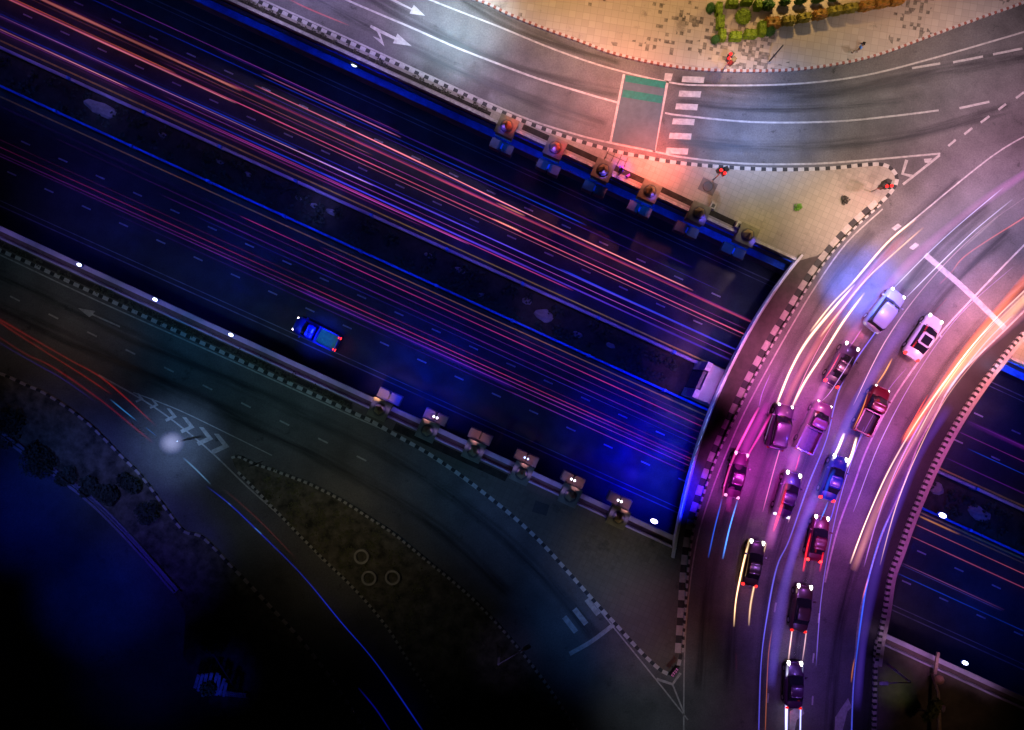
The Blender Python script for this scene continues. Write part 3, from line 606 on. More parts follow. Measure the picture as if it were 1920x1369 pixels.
# ------------------------------------------------------------------ pedestals with finials and floodlit brackets
def pedestal(side):
    """side +1: motorway lies towards local -y;"""
    t = empty('pedestal', (0, 0, 0)); s = side
    mb = MB(); mb.box((0, 0, .55), (1.55, 1.55, 1.1), 0, None, .97); mb.box((0, 0, 1.14), (1.7, 1.7, .14)); mb.build('block', M_PED, t)
    mb = MB(); mb.ring([(.52, 0), (.56, .12), (.42, .18)], 24, (0, 0, 1.21)); mb.build('ring_base', M_DCONC, t)
    mb = MB(); mb.ring([(.46, 0), (.40, .18), (.12, .46), (.04, .52)], 6 if side > 0 else 5, (0, 0, 1.40), smooth=False); mb.build('finial', M_FIN, t)
    mb = MB(); mb.ring([(.02, 0), (.09, .06), (.09, .14), (.02, .2)], 10, (0, 0, 1.9)); mb.build('knob', M_FIN, t)
    mb = MB(); mb.box((-.58, -s * 1.1, -1.45), (1.0, .9, .9)); mb.box((.58, -s * 1.1, -1.45), (1.0, .9, .9)); mb.box((0, -s * .95, -1.55), (.2, .6, .7)); mb.build('bracket', M_BRK if side < 0 else mat('dimmed_bracket_concrete', (.13, .11, .13), .75, var=.2, scale=1), t)  # upper brackets coloured darker to offset the blue wash light
    mb = MB(); mb.box((0, -s * 1.1, -1.16), (.34, .5, .2)); mb.build('lamp_housing', M_BLUEP if side > 0 else M_DSTEEL, t)
    return t
M_PED = mat('weathered_pedestal_stone', (.20, .19, .15), .85, var=.25, scale=1.5, bump=.4)
M_FIN = mat('ochre_finial_stone', (.34, .27, .15), .7, var=.2, scale=3)
M_BRK = mat('mauve_bracket_concrete', (.34, .29, .33), .75, var=.15, scale=1)
up = [(950, 236, 'pedestal with yellow and red lit finial, leftmost above the motorway beside the upper street'), (1041, 276, 'second pedestal from the left on the upper wall, finial lit red on one side'),
      (1131, 318, 'pedestal with dark sooty finial beside the person in purple'), (1219, 358, 'pedestal on the upper wall just right of the person in purple, dull finial'),
      (1311, 399, 'pedestal on the upper wall with a small white box on its right side'), (1402, 440, 'last pedestal of the upper wall nearest the bridge')]
lo = [(711, 768, 'leftmost pedestal on the lower wall, its bracket lit pale pink'), (801, 808, 'second pedestal from the left on the lower wall, two white lamps on its bracket'),
      (888, 846, 'third pedestal on the lower wall, between two that carry lamps'), (978, 888, 'pedestal on the lower wall with dark missing-looking finial and two small blue lamps'),
      (1069, 930, 'fifth pedestal on the lower wall, pale finial and two white lamps'), (1160, 971, 'last pedestal of the lower wall nearest the bridge corner, two bright lamps')]
pu = pedestal(1); pl = pedestal(-1); usedu = usedl = False
ang = -math.atan(.4585)
for i, (x, y, l) in enumerate(up):
    o = pu if i == 0 else copy_tree(pu); o.location = P(x, y, 1.3); o.location.z = 0; o.rotation_euler.z = ang; tag(o, l, 'pedestal', 'pedestals along the upper retaining wall')
for i, (x, y, l) in enumerate(lo):
    o = pl if i == 0 else copy_tree(pl); o.location = P(x, y, 1.3); o.location.z = 0; o.rotation_euler.z = ang; tag(o, l, 'pedestal', 'pedestals along the lower retaining wall')
    lamp(x + 6, y - 26, 32, (125, 82, 92) if i else (190, 135, 110), alb=.33, zg=-1, h=3.2, soft=.1, k=.5)
    if i in (1, 3, 4, 5):
        for q in (-.2, .2):
            mb = MB(); mb.ring([(.02, 0), (.085, .03), (.085, .07), (.02, .1)], 10, (q * .8, 1.1, -1.05))
            l_ = mb.build('lamp', glow('cool_lamp_%d' % (i == 3), (.35, .5, 1) if i == 3 else (.8, .8, 1), 4 if i == 3 else 8), o)
for (x, y, c) in [(950, 236, (150, 140, 105)), (1041, 276, (150, 125, 100)), (1131, 318, (90, 60, 55)), (1219, 358, (135, 125, 95)), (1311, 399, (140, 125, 100)), (1402, 440, (170, 140, 80))]:
    lamp(x + 14, y - 30, 52, c, alb=.26, zg=1.2, h=3.5, soft=.1, k=.4)
    lamp(x - 6, y + 22, 40, (50, 38, 140), alb=.3, zg=-1, h=3, soft=.1, k=.35)
lamp(962, 232, 22, (255, 60, 20), alb=.3, zg=1.3, h=2, k=.8); lamp(1052, 275, 22, (255, 40, 20), alb=.3, zg=1.3, h=2, k=.8)

# ------------------------------------------------------------------ wall lamps (oval lights along the copings)
def wall_lamp(x, y, label, col, s, z=-.2, r=.22):
    t = empty('wall_lamp', P(x, y, z), ang, label, 'lamp', 'round lamps along the cutting walls'); t.scale = (1.25, .72, 1)
    mb = MB(); mb.ring([(r * 1.35, 0), (r * 1.35, .1), (r, .12)], 16); mb.build('housing', M_BLUEP, t)
    mb = MB(); mb.ring([(r, .121), (r * .8, .18), (.02, .2)], 16); mb.build('lens', glow('lens_%s' % (col,), col, s), t)
for x, y, l in [(150, 497, 'oval white lamp on the lower coping, leftmost of three'), (292, 562, 'oval white lamp on the lower coping, middle one of three'), (434, 628, 'oval dimmer lamp on the lower coping, rightmost of three')]:
    wall_lamp(x, y, l, (.8, .85, 1), 4 if x < 400 else 1.2, -.25, .19)
wall_lamp(665, 123, 'single white lamp on the blue ledge of the upper wall', (.75, .85, 1), 5, -2.45)
wall_lamp(1226, 977, 'bright pink-white lamp beside the last lower pedestal', (1, .75, .75), 8, -.25, .26)
wall_lamp(1766, 966, 'glaring white lamp on the rail of the reservation right of the bridge', (1, .9, 1), 9, -5.0, .3)
wall_lamp(1808, 1242, 'small square-looking white lamp on the lower coping right of the bridge', (.85, .9, 1), 9, -.25, .22)

# ------------------------------------------------------------------ vehicles
def loft(mb, st, m=None, nseg=14, e=4.0):
    """st: (x, halfwidth, zbot, ztop); rounded cross-sections"""
    rows = []
    for (x, hw, z0, z1) in st:
        row = []
        for k in range(nseg):
            a = 2 * math.pi * (k + .5) / nseg; c, s_ = math.cos(a), math.sin(a)
            row.append(mb.b.verts.new((x, hw * math.copysign(abs(c) ** (2 / e), c), (z0 + z1) / 2 + (z1 - z0) / 2 * math.copysign(abs(s_) ** (2 / e), s_))))
        rows.append(row)
    for a, b in zip(rows, rows[1:]):
        for k in range(nseg):
            f = mb.b.faces.new((a[k], a[(k + 1) % nseg], b[(k + 1) % nseg], b[k])); f.smooth = True
            if m is not None: f.material_index = mb.mi(m)
    mb.b.faces.new(rows[0]); mb.b.faces.new(rows[-1][::-1])
def frustum(mb, a, b, m=None):
    A = [mb.b.verts.new(p) for p in a]; B = [mb.b.verts.new(p) for p in b]; n = len(A)
    for i in range(n):
        f = mb.b.faces.new((A[i], A[(i + 1) % n], B[(i + 1) % n], B[i]))
    mb.b.faces.new(B)
def vehicle(kind, front, rear, wid, paint, label, z=0, rough=.3, head=(1, .95, .85), hs=8, tail=(1, .02, .02), tls=5, group='vehicles driving over the ring road bridge', beam=None, minlen=4.0, bed=None, cat='car', sunroof=False, anchor='rear'):
    f = P(front[0], front[1], z + .7); r_ = P(rear[0], rear[1], z + .7); v = f - r_; Ln = v.length; u = v.normalized()
    if Ln < minlen:
        if anchor == 'rear': f = r_ + u * minlen
        else: r_ = f - u * minlen
        Ln = minlen
    c = (f + r_) / 2; rz = math.atan2(u.y, u.x)
    t = empty({'pickup': 'pickup_truck'}.get(kind, 'car'), (c.x, c.y, z), rz, label, cat, group)
    pm = mat('paint_' + '_'.join('%.3f' % q for q in paint), paint, rough, spec=.6); l2 = Ln / 2; hw = wid / 2
    pm.node_tree.nodes['Principled BSDF'].inputs['Coat Weight'].default_value = .25
    mb = MB()
    if kind == 'sedan':
        loft(mb, [(-l2, hw * .62, .45, .78), (-l2 + .1, hw * .84, .32, .9), (-l2 + .35, hw * .95, .24, .96), (-l2 * .45, hw, .22, .98), (l2 * .1, hw, .22, .97), (l2 * .5, hw * .98, .22, .9), (l2 - .45, hw * .93, .24, .8), (l2 - .12, hw * .80, .3, .7), (l2, hw * .55, .4, .6)])
        mb.build('body', pm, t)
        xb0, xb1, xr0, xr1 = -l2 * .68, l2 * .42, -l2 * .38, l2 * .10; g = hw * .86; gr = hw * .66; zt = 1.42
    elif kind == 'pickup':
        loft(mb, [(l2 * .0 - .05, hw * .98, .3, 1.05), (l2 * .5, hw * .98, .26, 1.02), (l2 - .5, hw * .96, .28, .98), (l2 - .12, hw * .86, .34, .88), (l2, hw * .66, .42, .78)])
        mb.build('body', pm, t)
        mb = MB(); x0 = -l2; x1 = -l2 * .02 - .06; w_ = .1
        mb.box(((x0 + x1) / 2, 0, .5), (x1 - x0, wid * .96, .24)); 
        for sy in (-1, 1): mb.box(((x0 + x1) / 2, sy * (hw - w_), .88), (x1 - x0, w_ * 1.3, .52))
        mb.box((x0 + w_ / 2 + .001, 0, .88), (w_, wid - w_ * 3.32, .5)); mb.box((x1 - w_ / 2 - .001, 0, .9), (w_, wid - w_ * 3.32, .56)); mb.build('cargo_bed', pm, t)
        mb = MB(); mb.box(((x0 + x1) / 2, 0, .64), (x1 - x0 - .25, wid - .36, .03)); mb.build('bed_floor', mat('bed_liner_%s' % (bed,), bed or (.02, .02, .02), .6, var=.3, scale=3), t)
        xb0, xb1, xr0, xr1 = -l2 * .02, l2 * .62, l2 * .02, l2 * .32; g = hw * .88; gr = hw * .74; zt = 1.68
    else:  # van-like suv
        loft(mb, [(-l2, hw * .7, .4, 1.0), (-l2 + .15, hw * .93, .28, 1.1), (-l2 * .4, hw, .24, 1.1), (l2 * .3, hw, .24, 1.06), (l2 - .4, hw * .95, .26, .95), (l2 - .1, hw * .84, .32, .82), (l2, hw * .6, .42, .7)])
        mb.build('body', pm, t)
        xb0, xb1, xr0, xr1 = -l2 * .93, l2 * .50, -l2 * .82, l2 * .18; g = hw * .88; gr = hw * .74; zt = 1.68
    zb = .9; zi = zt - .05
    mb = MB(); mb.box((l2 * .985 - .02, 0, .42), (.08, hw * 1.1, .16)); mb.build('grille', M_BLACK, t)
    mb = MB(); mb.box((xb1 + .1, 0, .945), (.04, g * 1.5, .03)); mb.build('wiper_cowl', M_BLACK, t)
    # glasshouse split into its panes
    def pane(nm, pts):
        mb = MB(); mb.face(pts); mb.build(nm, M_GLASS, t)
    pane('windshield', [(xb1, -g * .92, zb), (xb1 + .12, 0, zb), (xb1, g * .92, zb), (xr1, gr, zi), (xr1 + .06, 0, zi), (xr1, -gr, zi)])
    pane('rear_window', [(xb0, g * .9, zb), (xb0, -g * .9, zb), (xr0, -gr, zi), (xr0, gr, zi)])
    pane('side_window', [(xb1, g * .92, zb), (xb0, g * .9, zb), (xr0, gr, zi), (xr1, gr, zi)])
    pane('side_window', [(xb0, -g * .9, zb), (xb1, -g * .92, zb), (xr1, -gr, zi), (xr0, -gr, zi)])
    mb = MB(); loft(mb, [(xr0 - .06, gr * .82, zi - .05, zt - .06), (xr0 + .12, gr * .98, zi - .06, zt), ((xr0 + xr1) / 2, gr * 1.03, zi - .06, zt + .03), (xr1 - .15, gr * .98, zi - .06, zt), (xr1 + .08, gr * .8, zi - .05, zt - .07)], nseg=18, e=2.8)
    mb.build('roof', pm, t)
    if sunroof:
        mb = MB(); mb.box(((xr0 + xr1) / 2 - .05, 0, zt + .02), ((xr1 - xr0) * .74, gr * 1.35, .05)); mb.build('sunroof', M_GLASS, t)
    for sx, sy in ((-.62, -1), (-.62, 1), (.64, -1), (.64, 1)):
        mb = MB(); mb.tube([(l2 * sx, sy * (hw - .2), .32), (l2 * sx, sy * (hw - .005), .32)], .32, 14); wt = mb.build('wheel', M_TYRE, t)
        mb = MB(); mb.tube([(l2 * sx, sy * (hw - .01), .32), (l2 * sx, sy * (hw + .005), .32)], .18, 10); mb.build('rim', M_RIM, wt)
    hm = glow('headlight_%s_%s' % (head, hs), head, hs); tm = glow('taillight_%s_%s' % (tail, tls), tail, tls)
    for sy in (-1, 1):
        mb = MB(); loft(mb, [(l2 - .34, .04, .64, .80), (l2 - .16, .13, .58, .82), (l2 - .0, .10, .60, .72)], nseg=8, e=2.5); o = mb.build('headlight', hm, t); o.location = (0, sy * hw * .66, .04 if kind != 'sedan' else -.02)
        mb = MB(); loft(mb, [(-l2 - .03, .12, .68, .86), (-l2 + .12, .15, .66, .95), (-l2 + .22, .06, .7, .96)], nseg=8, e=2.5); o = mb.build('taillight', tm, t); o.location = (0, sy * hw * .7, 0)
        mb = MB(); mb.box((xb1 - .1, sy * (hw + .1), .98), (.14, .22, .14), 0, None, .8); mb.build('mirror', pm, t)
    if beam:
        for sy in (-1, 1):
            dl = bpy.data.lights.new('headlight_beam', 'SPOT'); dl.color = beam[0]; dl.energy = beam[1]; dl.spot_size = R(70); dl.spot_blend = .9; dl.shadow_soft_size = .06
            o = bpy.data.objects.new('headlight_beam', dl); sc.collection.objects.link(o)
            q = Matrix.Rotation(rz, 3, 'Z') @ Vector((l2 + .08, sy * hw * .6, .7)); o.location = Vector((c.x, c.y, z)) + q
            o.rotation_euler = (R(78), 0, rz - R(90))
        dl = bpy.data.lights.new('taillight_glow', 'SPOT'); dl.color = (1, .05, .08); dl.energy = beam[1] * .35; dl.spot_size = R(110); dl.spot_blend = 1; dl.shadow_soft_size = .1
        o = bpy.data.objects.new('taillight_glow', dl); sc.collection.objects.link(o)
        q = Matrix.Rotation(rz, 3, 'Z') @ Vector((-l2 - .08, 0, .8)); o.location = Vector((c.x, c.y, z)) + q; o.rotation_euler = (R(70), 0, rz + R(90))
    return t
V = vehicle
V('sedan', (1757, 595), (1707, 670), 1.8, (.55, .54, .57), 'white sedan with sunroof and glowing red tail lights behind the stop line', beam=((.6, .7, 1), 60), hs=4, tls=6, sunroof=True)
V('suv', (1685, 548), (1632, 616), 1.85, (.30, .32, .48), 'ghostly pale bluish van-like car with bright headlights in the second lane', beam=((.5, .7, 1), 400), hs=14, tls=.6, tail=(1, .8, .9))
V('sedan', (1597, 652), (1557, 721), 1.7, (.02, .008, .03), 'dark purple sedan with red tail lights directly behind the pale bluish car', beam=((.5, .3, 1), 60), hs=5)
V('pickup', (1655, 727), (1614, 812), 1.75, (.09, .006, .015), 'dark red pickup truck with a black cargo bed, one orange headlight glinting', beam=((1, .5, .3), 60), hs=5, bed=(.02, .01, .02), cat='pickup truck', tls=.5)
V('pickup', (1547, 756), (1504, 846), 1.75, (.14, .05, .11), 'dusky pink and mauve pickup truck between the purple sedan and the red-striped car', beam=((1, .35, .8), 110), hs=6, bed=(.08, .05, .12), cat='pickup truck', tls=.6)
V('sedan', (1573, 868), (1549, 937), 1.65, (.006, .02, .14), 'deep blue sedan with thick white light streaks ahead of its headlights', beam=((1, .8, .55), 90), hs=12)
V('sedan', (1490, 886), (1464, 968), 1.7, (.03, .008, .06), 'violet sedan with a red streak along its left side', beam=((1, .6, .8), 60), hs=9, tls=2, tail=(.7, .6, 1))
V('sedan', (1541, 974), (1525, 1052), 1.6, (.09, .004, .02), 'red sedan with three red light streaks behind the deep blue sedan', beam=((.4, .6, 1), 60), hs=7, tls=9)
V('sedan', (1421, 1014), (1404, 1098), 1.6, (.03, .025, .025), 'dark car framed by two yellow-white light streaks in the left lane', beam=((1, .7, .4), 40), hs=9, tls=3)
V('sedan', (1510, 1097), (1496, 1184), 1.65, (.05, .02, .02), 'dark maroon car with warm headlights behind the red sedan', beam=((1, .7, .5), 60), hs=10, tls=1.2)
V('sedan', (1491, 1241), (1487, 1328), 1.65, (.05, .015, .05), 'hindmost dark plum car with brilliant white headlights', beam=((.7, .6, 1), 60), hs=14, tls=1)
V('suv', (1472, 764), (1452, 842), 1.7, (.06, .04, .075), 'faint mauve van-like car in the left lane beneath two golden streaks', beam=((1, .7, .4), 70), hs=4, tls=.3)
V('sedan', (1390, 856), (1371, 932), 1.55, (.075, .005, .05), 'magenta car at the left edge of the bridge with blue streaks behind', beam=((1, .1, .7), 60), hs=2, head=(1, .4, .8), tls=2, tail=(1, .3, .7))
V('pickup', (555, 607), (634, 646), 1.75, (.005, .03, .55), 'royal blue pickup truck with a green cargo bed on the motorway', z=ZM, beam=((.6, .4, .9), 14), hs=9, head=(1, .8, .8), bed=(.03, .55, .10), cat='pickup truck', group='vehicles on the motorway', tls=6, minlen=4.6)
lamp(600, 630, 60, (20, 35, 190), alb=.3, zg=-6, h=6)

# ------------------------------------------------------------------ light streaks (thin glowing strands at lamp height)
ORD = {}
def trail(px, r, core, halo, s, label, z=.7, p=5, group='light streaks over the ring road', sm=6, name='light_streak'):
    pts = [P(q[0], q[1], z) for q in (smooth(px, sm) if len(px) > 2 else px)]
    if len(pts) == 2 and (pts[1] - pts[0]).length > 3: nn = int(4 + (pts[1] - pts[0]).length / 1.5); pts = [pts[0].lerp(pts[1], i / nn) for i in range(nn + 1)]
    c0 = pts[0].copy(); mb = MB(); rnd = random.Random(label); ph = [rnd.uniform(0, 6.28) for _ in range(4)]; D = [0]
    for a, b in zip(pts, pts[1:]): D.append(D[-1] + (b - a).length)
    wob = [.82 + .22 * math.sin(d_ * .21 + ph[0]) * math.sin(d_ * .47 + ph[1]) for d_ in D]
    mb.tube([q - c0 for q in pts], [r * 1.15 * w_ for w_ in wob], 10, None, False)
    end = min(1.6, D[-1] * .3)
    fd = [(.78 + .34 * math.sin(d_ * .16 + ph[2]) * math.sin(d_ * .33 + ph[3])) * min(1, d_ / end + .12, (D[-1] - d_) / end + .12) for d_ in D]
    o = mb.build(name, trail_mat(core, halo, s, p)); o.location = c0
    at = o.data.attributes.new('fade', 'FLOAT', 'POINT')
    for i in range(len(pts)):
        for k_ in range(10): at.data[i * 10 + k_].value = fd[i]
    tag(o, label, 'light streak', group); return o
PK = (255, 190, 200); MG = (230, 60, 150); PU = (120, 60, 220); BLU = (20, 60, 230); OR = (255, 130, 70); WT = (255, 240, 225); RD = (255, 40, 40); LI = (170, 130, 240)
GU = 'light streaks on the upper carriageway'; GL = 'light streaks on the lower carriageway'; ZT = ZM + .7
def mt(y0, x0, x1, r, core, halo, s, label, g, k=.457, p=5):
    if g == GL: s *= .6
    elif g == GU: s *= .88; r *= .9
    trail(line(y0, x0, x1, k), r, core, halo, s, label, ZT, p, g)
mt(-11, -60, 1415, .10, (255, 110, 130), (190, 40, 130), .9, 'long salmon streak running the whole upper carriageway just below the dashes', GU)
mt(-8.5, -60, 443, .13, PK, (230, 80, 110), 1.5, 'bright pink-orange streak at top left ending mid carriageway', GU)
mt(-13.5, -60, 330, .07, (255, 160, 110), (240, 90, 60), 1.2, 'thin orange streak hugging the bright pink-orange one at top left', GU)
mt(-37, -60, 453, .20, (240, 150, 130), (190, 70, 90), .75, 'broad salmon band of light at top left between the two dash rows', GU, p=2.5)
mt(-40, 430, 1420, .15, (225, 80, 110), (140, 30, 110), .55, 'broad rosy streak continuing the salmon band to the bridge', GU, p=3)
mt(-43, -60, 1420, .09, (120, 20, 110), (70, 10, 120), .6, 'dim plum streak along the top edge of the rosy band', GU)
mt(-80, -60, 1100, .10, (20, 60, 210), (10, 20, 160), .7, 'royal blue streak above the upper dash row', GU)
mt(-95, 170, 750, .07, (190, 80, 190), (90, 30, 170), .7, 'violet pink streak ending in the upper carriageway above the blue one', GU)
mt(-92, 400, 1300, .12, (60, 30, 150), (40, 20, 130), .4, 'dim indigo streak along the shoulder line of the upper carriageway', GU, p=3)
mt(-86, 490, 752, .09, (230, 130, 160), (140, 50, 170), .8, 'short rosy streak segment ending near the upper dash row', GU)
trail([(478, 160), (560, 198), (640, 235), (740, 282), (840, 330), (940, 378), (1100, 453), (1300, 545)], .10, (255, 150, 140), (220, 50, 150), 1.1, 'orange to magenta streak that starts sharply right of the upper left dashes', ZT, 5, GU)
mt(-45, 930, 985, .12, (255, 170, 130), (230, 90, 70), .8, 'short peach glint on the rosy band mid carriageway', GU); mt(-12, 922, 978, .12, (255, 170, 130), (230, 90, 70), .8, 'short peach glint on the long salmon streak', GU)
mt(30, -60, 700, .09, PK, (150, 60, 200), 1.1, 'pale pink streak below the left dash row with a blue rim', GU, k=.4545)
mt(26, -60, 560, .12, (30, 80, 240), (10, 30, 200), .7, 'blue streak riding just above the pale pink one', GU, k=.4545)
mt(29, 560, 1390, .13, (110, 80, 250), (50, 30, 200), .75, 'violet streak from mid carriageway to the bridge', GU, k=.4545)
mt(24, 1050, 1395, .10, (20, 60, 240), (10, 30, 200), .8, 'blue streak ending under the bridge beside the violet one', GU)
mt(55, -60, 240, .10, (255, 225, 200), (240, 110, 170), 1.5, 'near-white streak at the left edge ending abruptly above the yellow line', GU, k=.456)
mt(50, -60, 900, .14, (30, 70, 240), (10, 20, 190), .7, 'deep blue streak above the pair of pink ones near the yellow line', GU, k=.456)
mt(59, -60, 880, .08, (230, 90, 190), (120, 30, 160), .9, 'pink streak nearest the yellow line on the left', GU, k=.454)
mt(55, 200, 1075, .09, (220, 70, 140), (110, 20, 140), .75, 'crimson streak ending mid carriageway above the yellow line', GU, k=.456)
mt(48, 600, 1375, .15, (100, 60, 230), (60, 20, 180), .55, 'broad violet streak above the yellow line reaching the bridge', GU, k=.458, p=3)
mt(33, -60, 500, .15, (90, 20, 120), (60, 10, 110), .3, 'dull plum haze streak under the pale pink one', GU, p=3)
# lower carriageway
for (y0, k, x0, r, c, h, s, l) in [(200, .4555, 450, .07, (230, 60, 130), (120, 20, 120), .9, 'thin rose streak closest to the amber line of the lower carriageway'), (199, .457, -60, .15, (50, 15, 90), (40, 10, 90), .35, 'dim purple haze streak beside the amber line'),
                              (227, .457, 300, .09, (130, 40, 170), (70, 20, 150), .6, 'purple streak in the top lane of the lower carriageway'), (276, .451, -60, .07, (225, 60, 120), (120, 20, 110), .8, 'topmost of the three close rose streaks along the lower carriageway'),
                              (288, .446, -60, .07, (190, 60, 170), (90, 20, 140), .75, 'middle of the three close rose streaks along the lower carriageway'), (293, .449, -60, .06, (170, 60, 190), (90, 30, 150), .75, 'lowest of the three close rose streaks along the lower carriageway')]:
    mt(y0, x0, 1325, r, c, h, s, l, GL, k=k)
mt(287, 560, 965, .28, (60, 10, 160), (40, 5, 140), .4, 'broad indigo band of light in the middle of the lower carriageway', GL, p=2)
mt(297, 950, 1290, .08, (150, 50, 150), (80, 20, 120), .6, 'faint mauve streak under the three rose ones near the bridge', GL)
mt(181, -60, 1330, .07, (190, 110, 60), (120, 50, 40), .5, 'amber streak along the lower edge of the central reservation', GL, k=.452)  # added glow laid over the painted yellow line to light it
mt(76, -60, 1370, .07, (160, 130, 30), (90, 60, 20), .5, 'olive yellow streak along the upper edge of the reservation', GU, k=.455)  # added glow over the upper yellow line, same purpose
for y0, x0, x1, c, g, k, l in [(20, -60, 900, (60, 50, 220), GU, .4555, 'hair-thin indigo streak between the dash row and the pale pink streak'), (-22, 300, 1405, (190, 70, 170), GU, .457, 'hair-thin mauve streak between the salmon streak and the rosy band'),
    (-28, -60, 700, (230, 120, 130), GU, .457, 'hair-thin coral streak under the broad salmon band'), (-50, 120, 1000, (90, 50, 200), GU, .457, 'hair-thin violet streak above the plum one'), (40, 300, 1385, (200, 90, 210), GU, .4555, 'hair-thin orchid streak between the violet and the deep blue ones'),
    (64, -60, 800, (180, 60, 150), GU, .455, 'hair-thin magenta streak just above the yellow line'), (-72, 500, 1350, (70, 40, 170), GU, .457, 'hair-thin indigo streak just under the royal blue one'), (-3, 500, 1400, (220, 110, 150), GU, .457, 'hair-thin rose streak just above the near dash row'),
    (212, 100, 1330, (110, 40, 160), GL, .4565, 'hair-thin purple streak in the middle of the top lower lane'), (238, 350, 1325, (60, 40, 190), GL, .4565, 'hair-thin blue-violet streak just above the upper lower dashes'), (262, -60, 1310, (140, 40, 130), GL, .4545, 'hair-thin plum streak above the three close rose streaks'),
    (304, 200, 1280, (80, 30, 160), GL, .451, 'hair-thin violet streak below the three close rose streaks'), (190, 600, 1335, (170, 60, 140), GL, .4545, 'hair-thin rose streak between the amber line and the first rose streak')]:
    mt(y0, x0, x1, .055, c, tuple(v * .5 for v in c), .7, l, g, k=k)
# right of the bridge
G3 = 'light streaks right of the bridge'
mt(199, 1705, 2050, .07, (255, 150, 150), (200, 60, 100), 1, 'pink streak right of the bridge nearest the amber line', G3); mt(225, 1697, 2050, .09, (255, 140, 150), (190, 60, 120), 1, 'second pink streak right of the bridge, below the first', G3)
mt(283, 1683, 1884, .06, (220, 130, 170), (130, 60, 160), .8, 'upper strand of the twin mauve streaks right of the bridge', G3); mt(287, 1683, 1881, .06, (150, 120, 230), (70, 50, 190), .7, 'lower strand of the twin mauve streaks right of the bridge', G3)
mt(306, 1678, 2050, .08, (40, 110, 255), (10, 40, 220), .8, 'blue streak lowest of those right of the bridge', G3)
mt(-38, 1800, 2050, .30, (90, 15, 110), (60, 10, 100), .45, 'broad plum band of light high on the right of the bridge', G3, p=2); mt(-40, 1808, 2050, .07, (150, 60, 170), (80, 20, 130), .7, 'thin mauve streak above the broad plum band', G3)
mt(-12, 1790, 2050, .08, (210, 70, 180), (110, 30, 150), .8, 'magenta streak right of the bridge under the plum band', G3); mt(12, 1814, 2050, .07, (30, 110, 255), (10, 40, 230), .9, 'bright blue streak right of the bridge at the carriageway middle', G3)
mt(48, 1766, 2050, .08, (160, 50, 190), (80, 20, 150), .7, 'purple streak right of the bridge above the reservation', G3); mt(180, 1716, 1800, .16, (255, 190, 80), (230, 120, 40), 1, 'glowing amber streak at the reservation edge right of the bridge', G3)
mt(179, 1790, 2050, .10, (130, 100, 60), (70, 50, 40), .6, 'dull tan streak continuing the glowing amber one', G3)
mt(75, 1750, 2050, .09, (90, 75, 90), (50, 40, 60), .6, 'dull grey streak beside the lilac rail right of the bridge', G3)
# ring road
GO = (255, 160, 110)
trail([(1717, 411), (1663, 456), (1600, 529), (1560, 570), (1519, 622)], .16, (255, 235, 200), GO, 2.2, 'leftmost thick golden streak on the ring road, ending bright')
trail([(1731, 427), (1690, 463), (1625, 523), (1570, 590), (1538, 632)], .14, (255, 225, 190), GO, 1.9, 'second golden streak beside the leftmost one, ending bright')
trail([(1602, 534), (1560, 582), (1513, 640), (1482, 695), (1457, 757)], .16, (255, 245, 220), GO, 2.6, 'third golden streak, curving down to the faint mauve car')
trail([(1621, 549), (1580, 605), (1545, 661), (1508, 718), (1484, 766)], .16, (255, 245, 220), GO, 2.6, 'fourth golden streak, parallel to the third on its right')
trail([(1423, 764), (1400, 808), (1377, 855), (1360, 905), (1355, 932)], .17, (255, 80, 190), (230, 0, 150), 1.4, 'left magenta streak over the magenta car')
trail([(1446, 776), (1425, 815), (1400, 860), (1386, 905), (1383, 934)], .17, (255, 60, 180), (210, 0, 150), 1.2, 'right magenta streak over the magenta car')
trail([(1354, 936), (1340, 990), (1328, 1046)], .10, (40, 110, 255), (20, 40, 220), 1.3, 'left blue streak trailing from the magenta car'); trail([(1383, 938), (1368, 990), (1355, 1048)], .13, (80, 160, 255), (20, 60, 240), 1.7, 'right brighter blue streak trailing from the magenta car')
trail([(1406, 1010), (1392, 1065), (1380, 1125), (1376, 1175)], .12, (255, 240, 190), (255, 140, 60), 2.2, 'left yellow-white streak of the dark car in the left lane'); trail([(1437, 1018), (1420, 1075), (1408, 1130), (1404, 1173)], .12, (255, 240, 190), (255, 140, 60), 2.0, 'right yellow-white streak of the dark car in the left lane')
trail([(1495, 1099), (1488, 1160), (1481, 1215), (1478, 1241)], .11, (255, 240, 230), (255, 150, 120), 2.2, 'left warm white streak linking the maroon and plum cars'); trail([(1523, 1101), (1515, 1160), (1508, 1215), (1504, 1241)], .08, (255, 230, 230), (240, 140, 150), 1.6, 'right warm white streak linking the maroon and plum cars')
trail([(1477, 1243), (1475, 1300), (1474, 1400)], .16, (255, 255, 255), (150, 140, 255), 2.8, 'left brilliant white streak running to the bottom edge'); trail([(1505, 1245), (1502, 1300), (1500, 1400)], .12, (240, 240, 255), (120, 130, 255), 2.0, 'right brilliant white streak running to the bottom edge')
trail([(1475, 887), (1463, 930), (1454, 965)], .08, (255, 200, 230), (220, 60, 160), 1.4, 'thin pink streak on the left flank of the violet sedan'); trail([(1504, 893), (1492, 935), (1478, 980)], .08, (255, 200, 210), (220, 80, 150), 1.4, 'thin pink streak on the right flank of the violet sedan')
trail([(1476, 905), (1465, 950), (1450, 997)], .15, (255, 50, 50), (255, 0, 50), 1.6, 'red streak over the left side of the violet sedan', z=1.3)
trail([(1583, 812), (1572, 840), (1560, 864)], .18, (255, 250, 225), (255, 170, 80), 3, 'left short blazing streak ahead of the deep blue sedan'); trail([(1606, 820), (1598, 850), (1588, 876)], .18, (255, 250, 225), (255, 170, 80), 3, 'right short blazing streak ahead of the deep blue sedan')
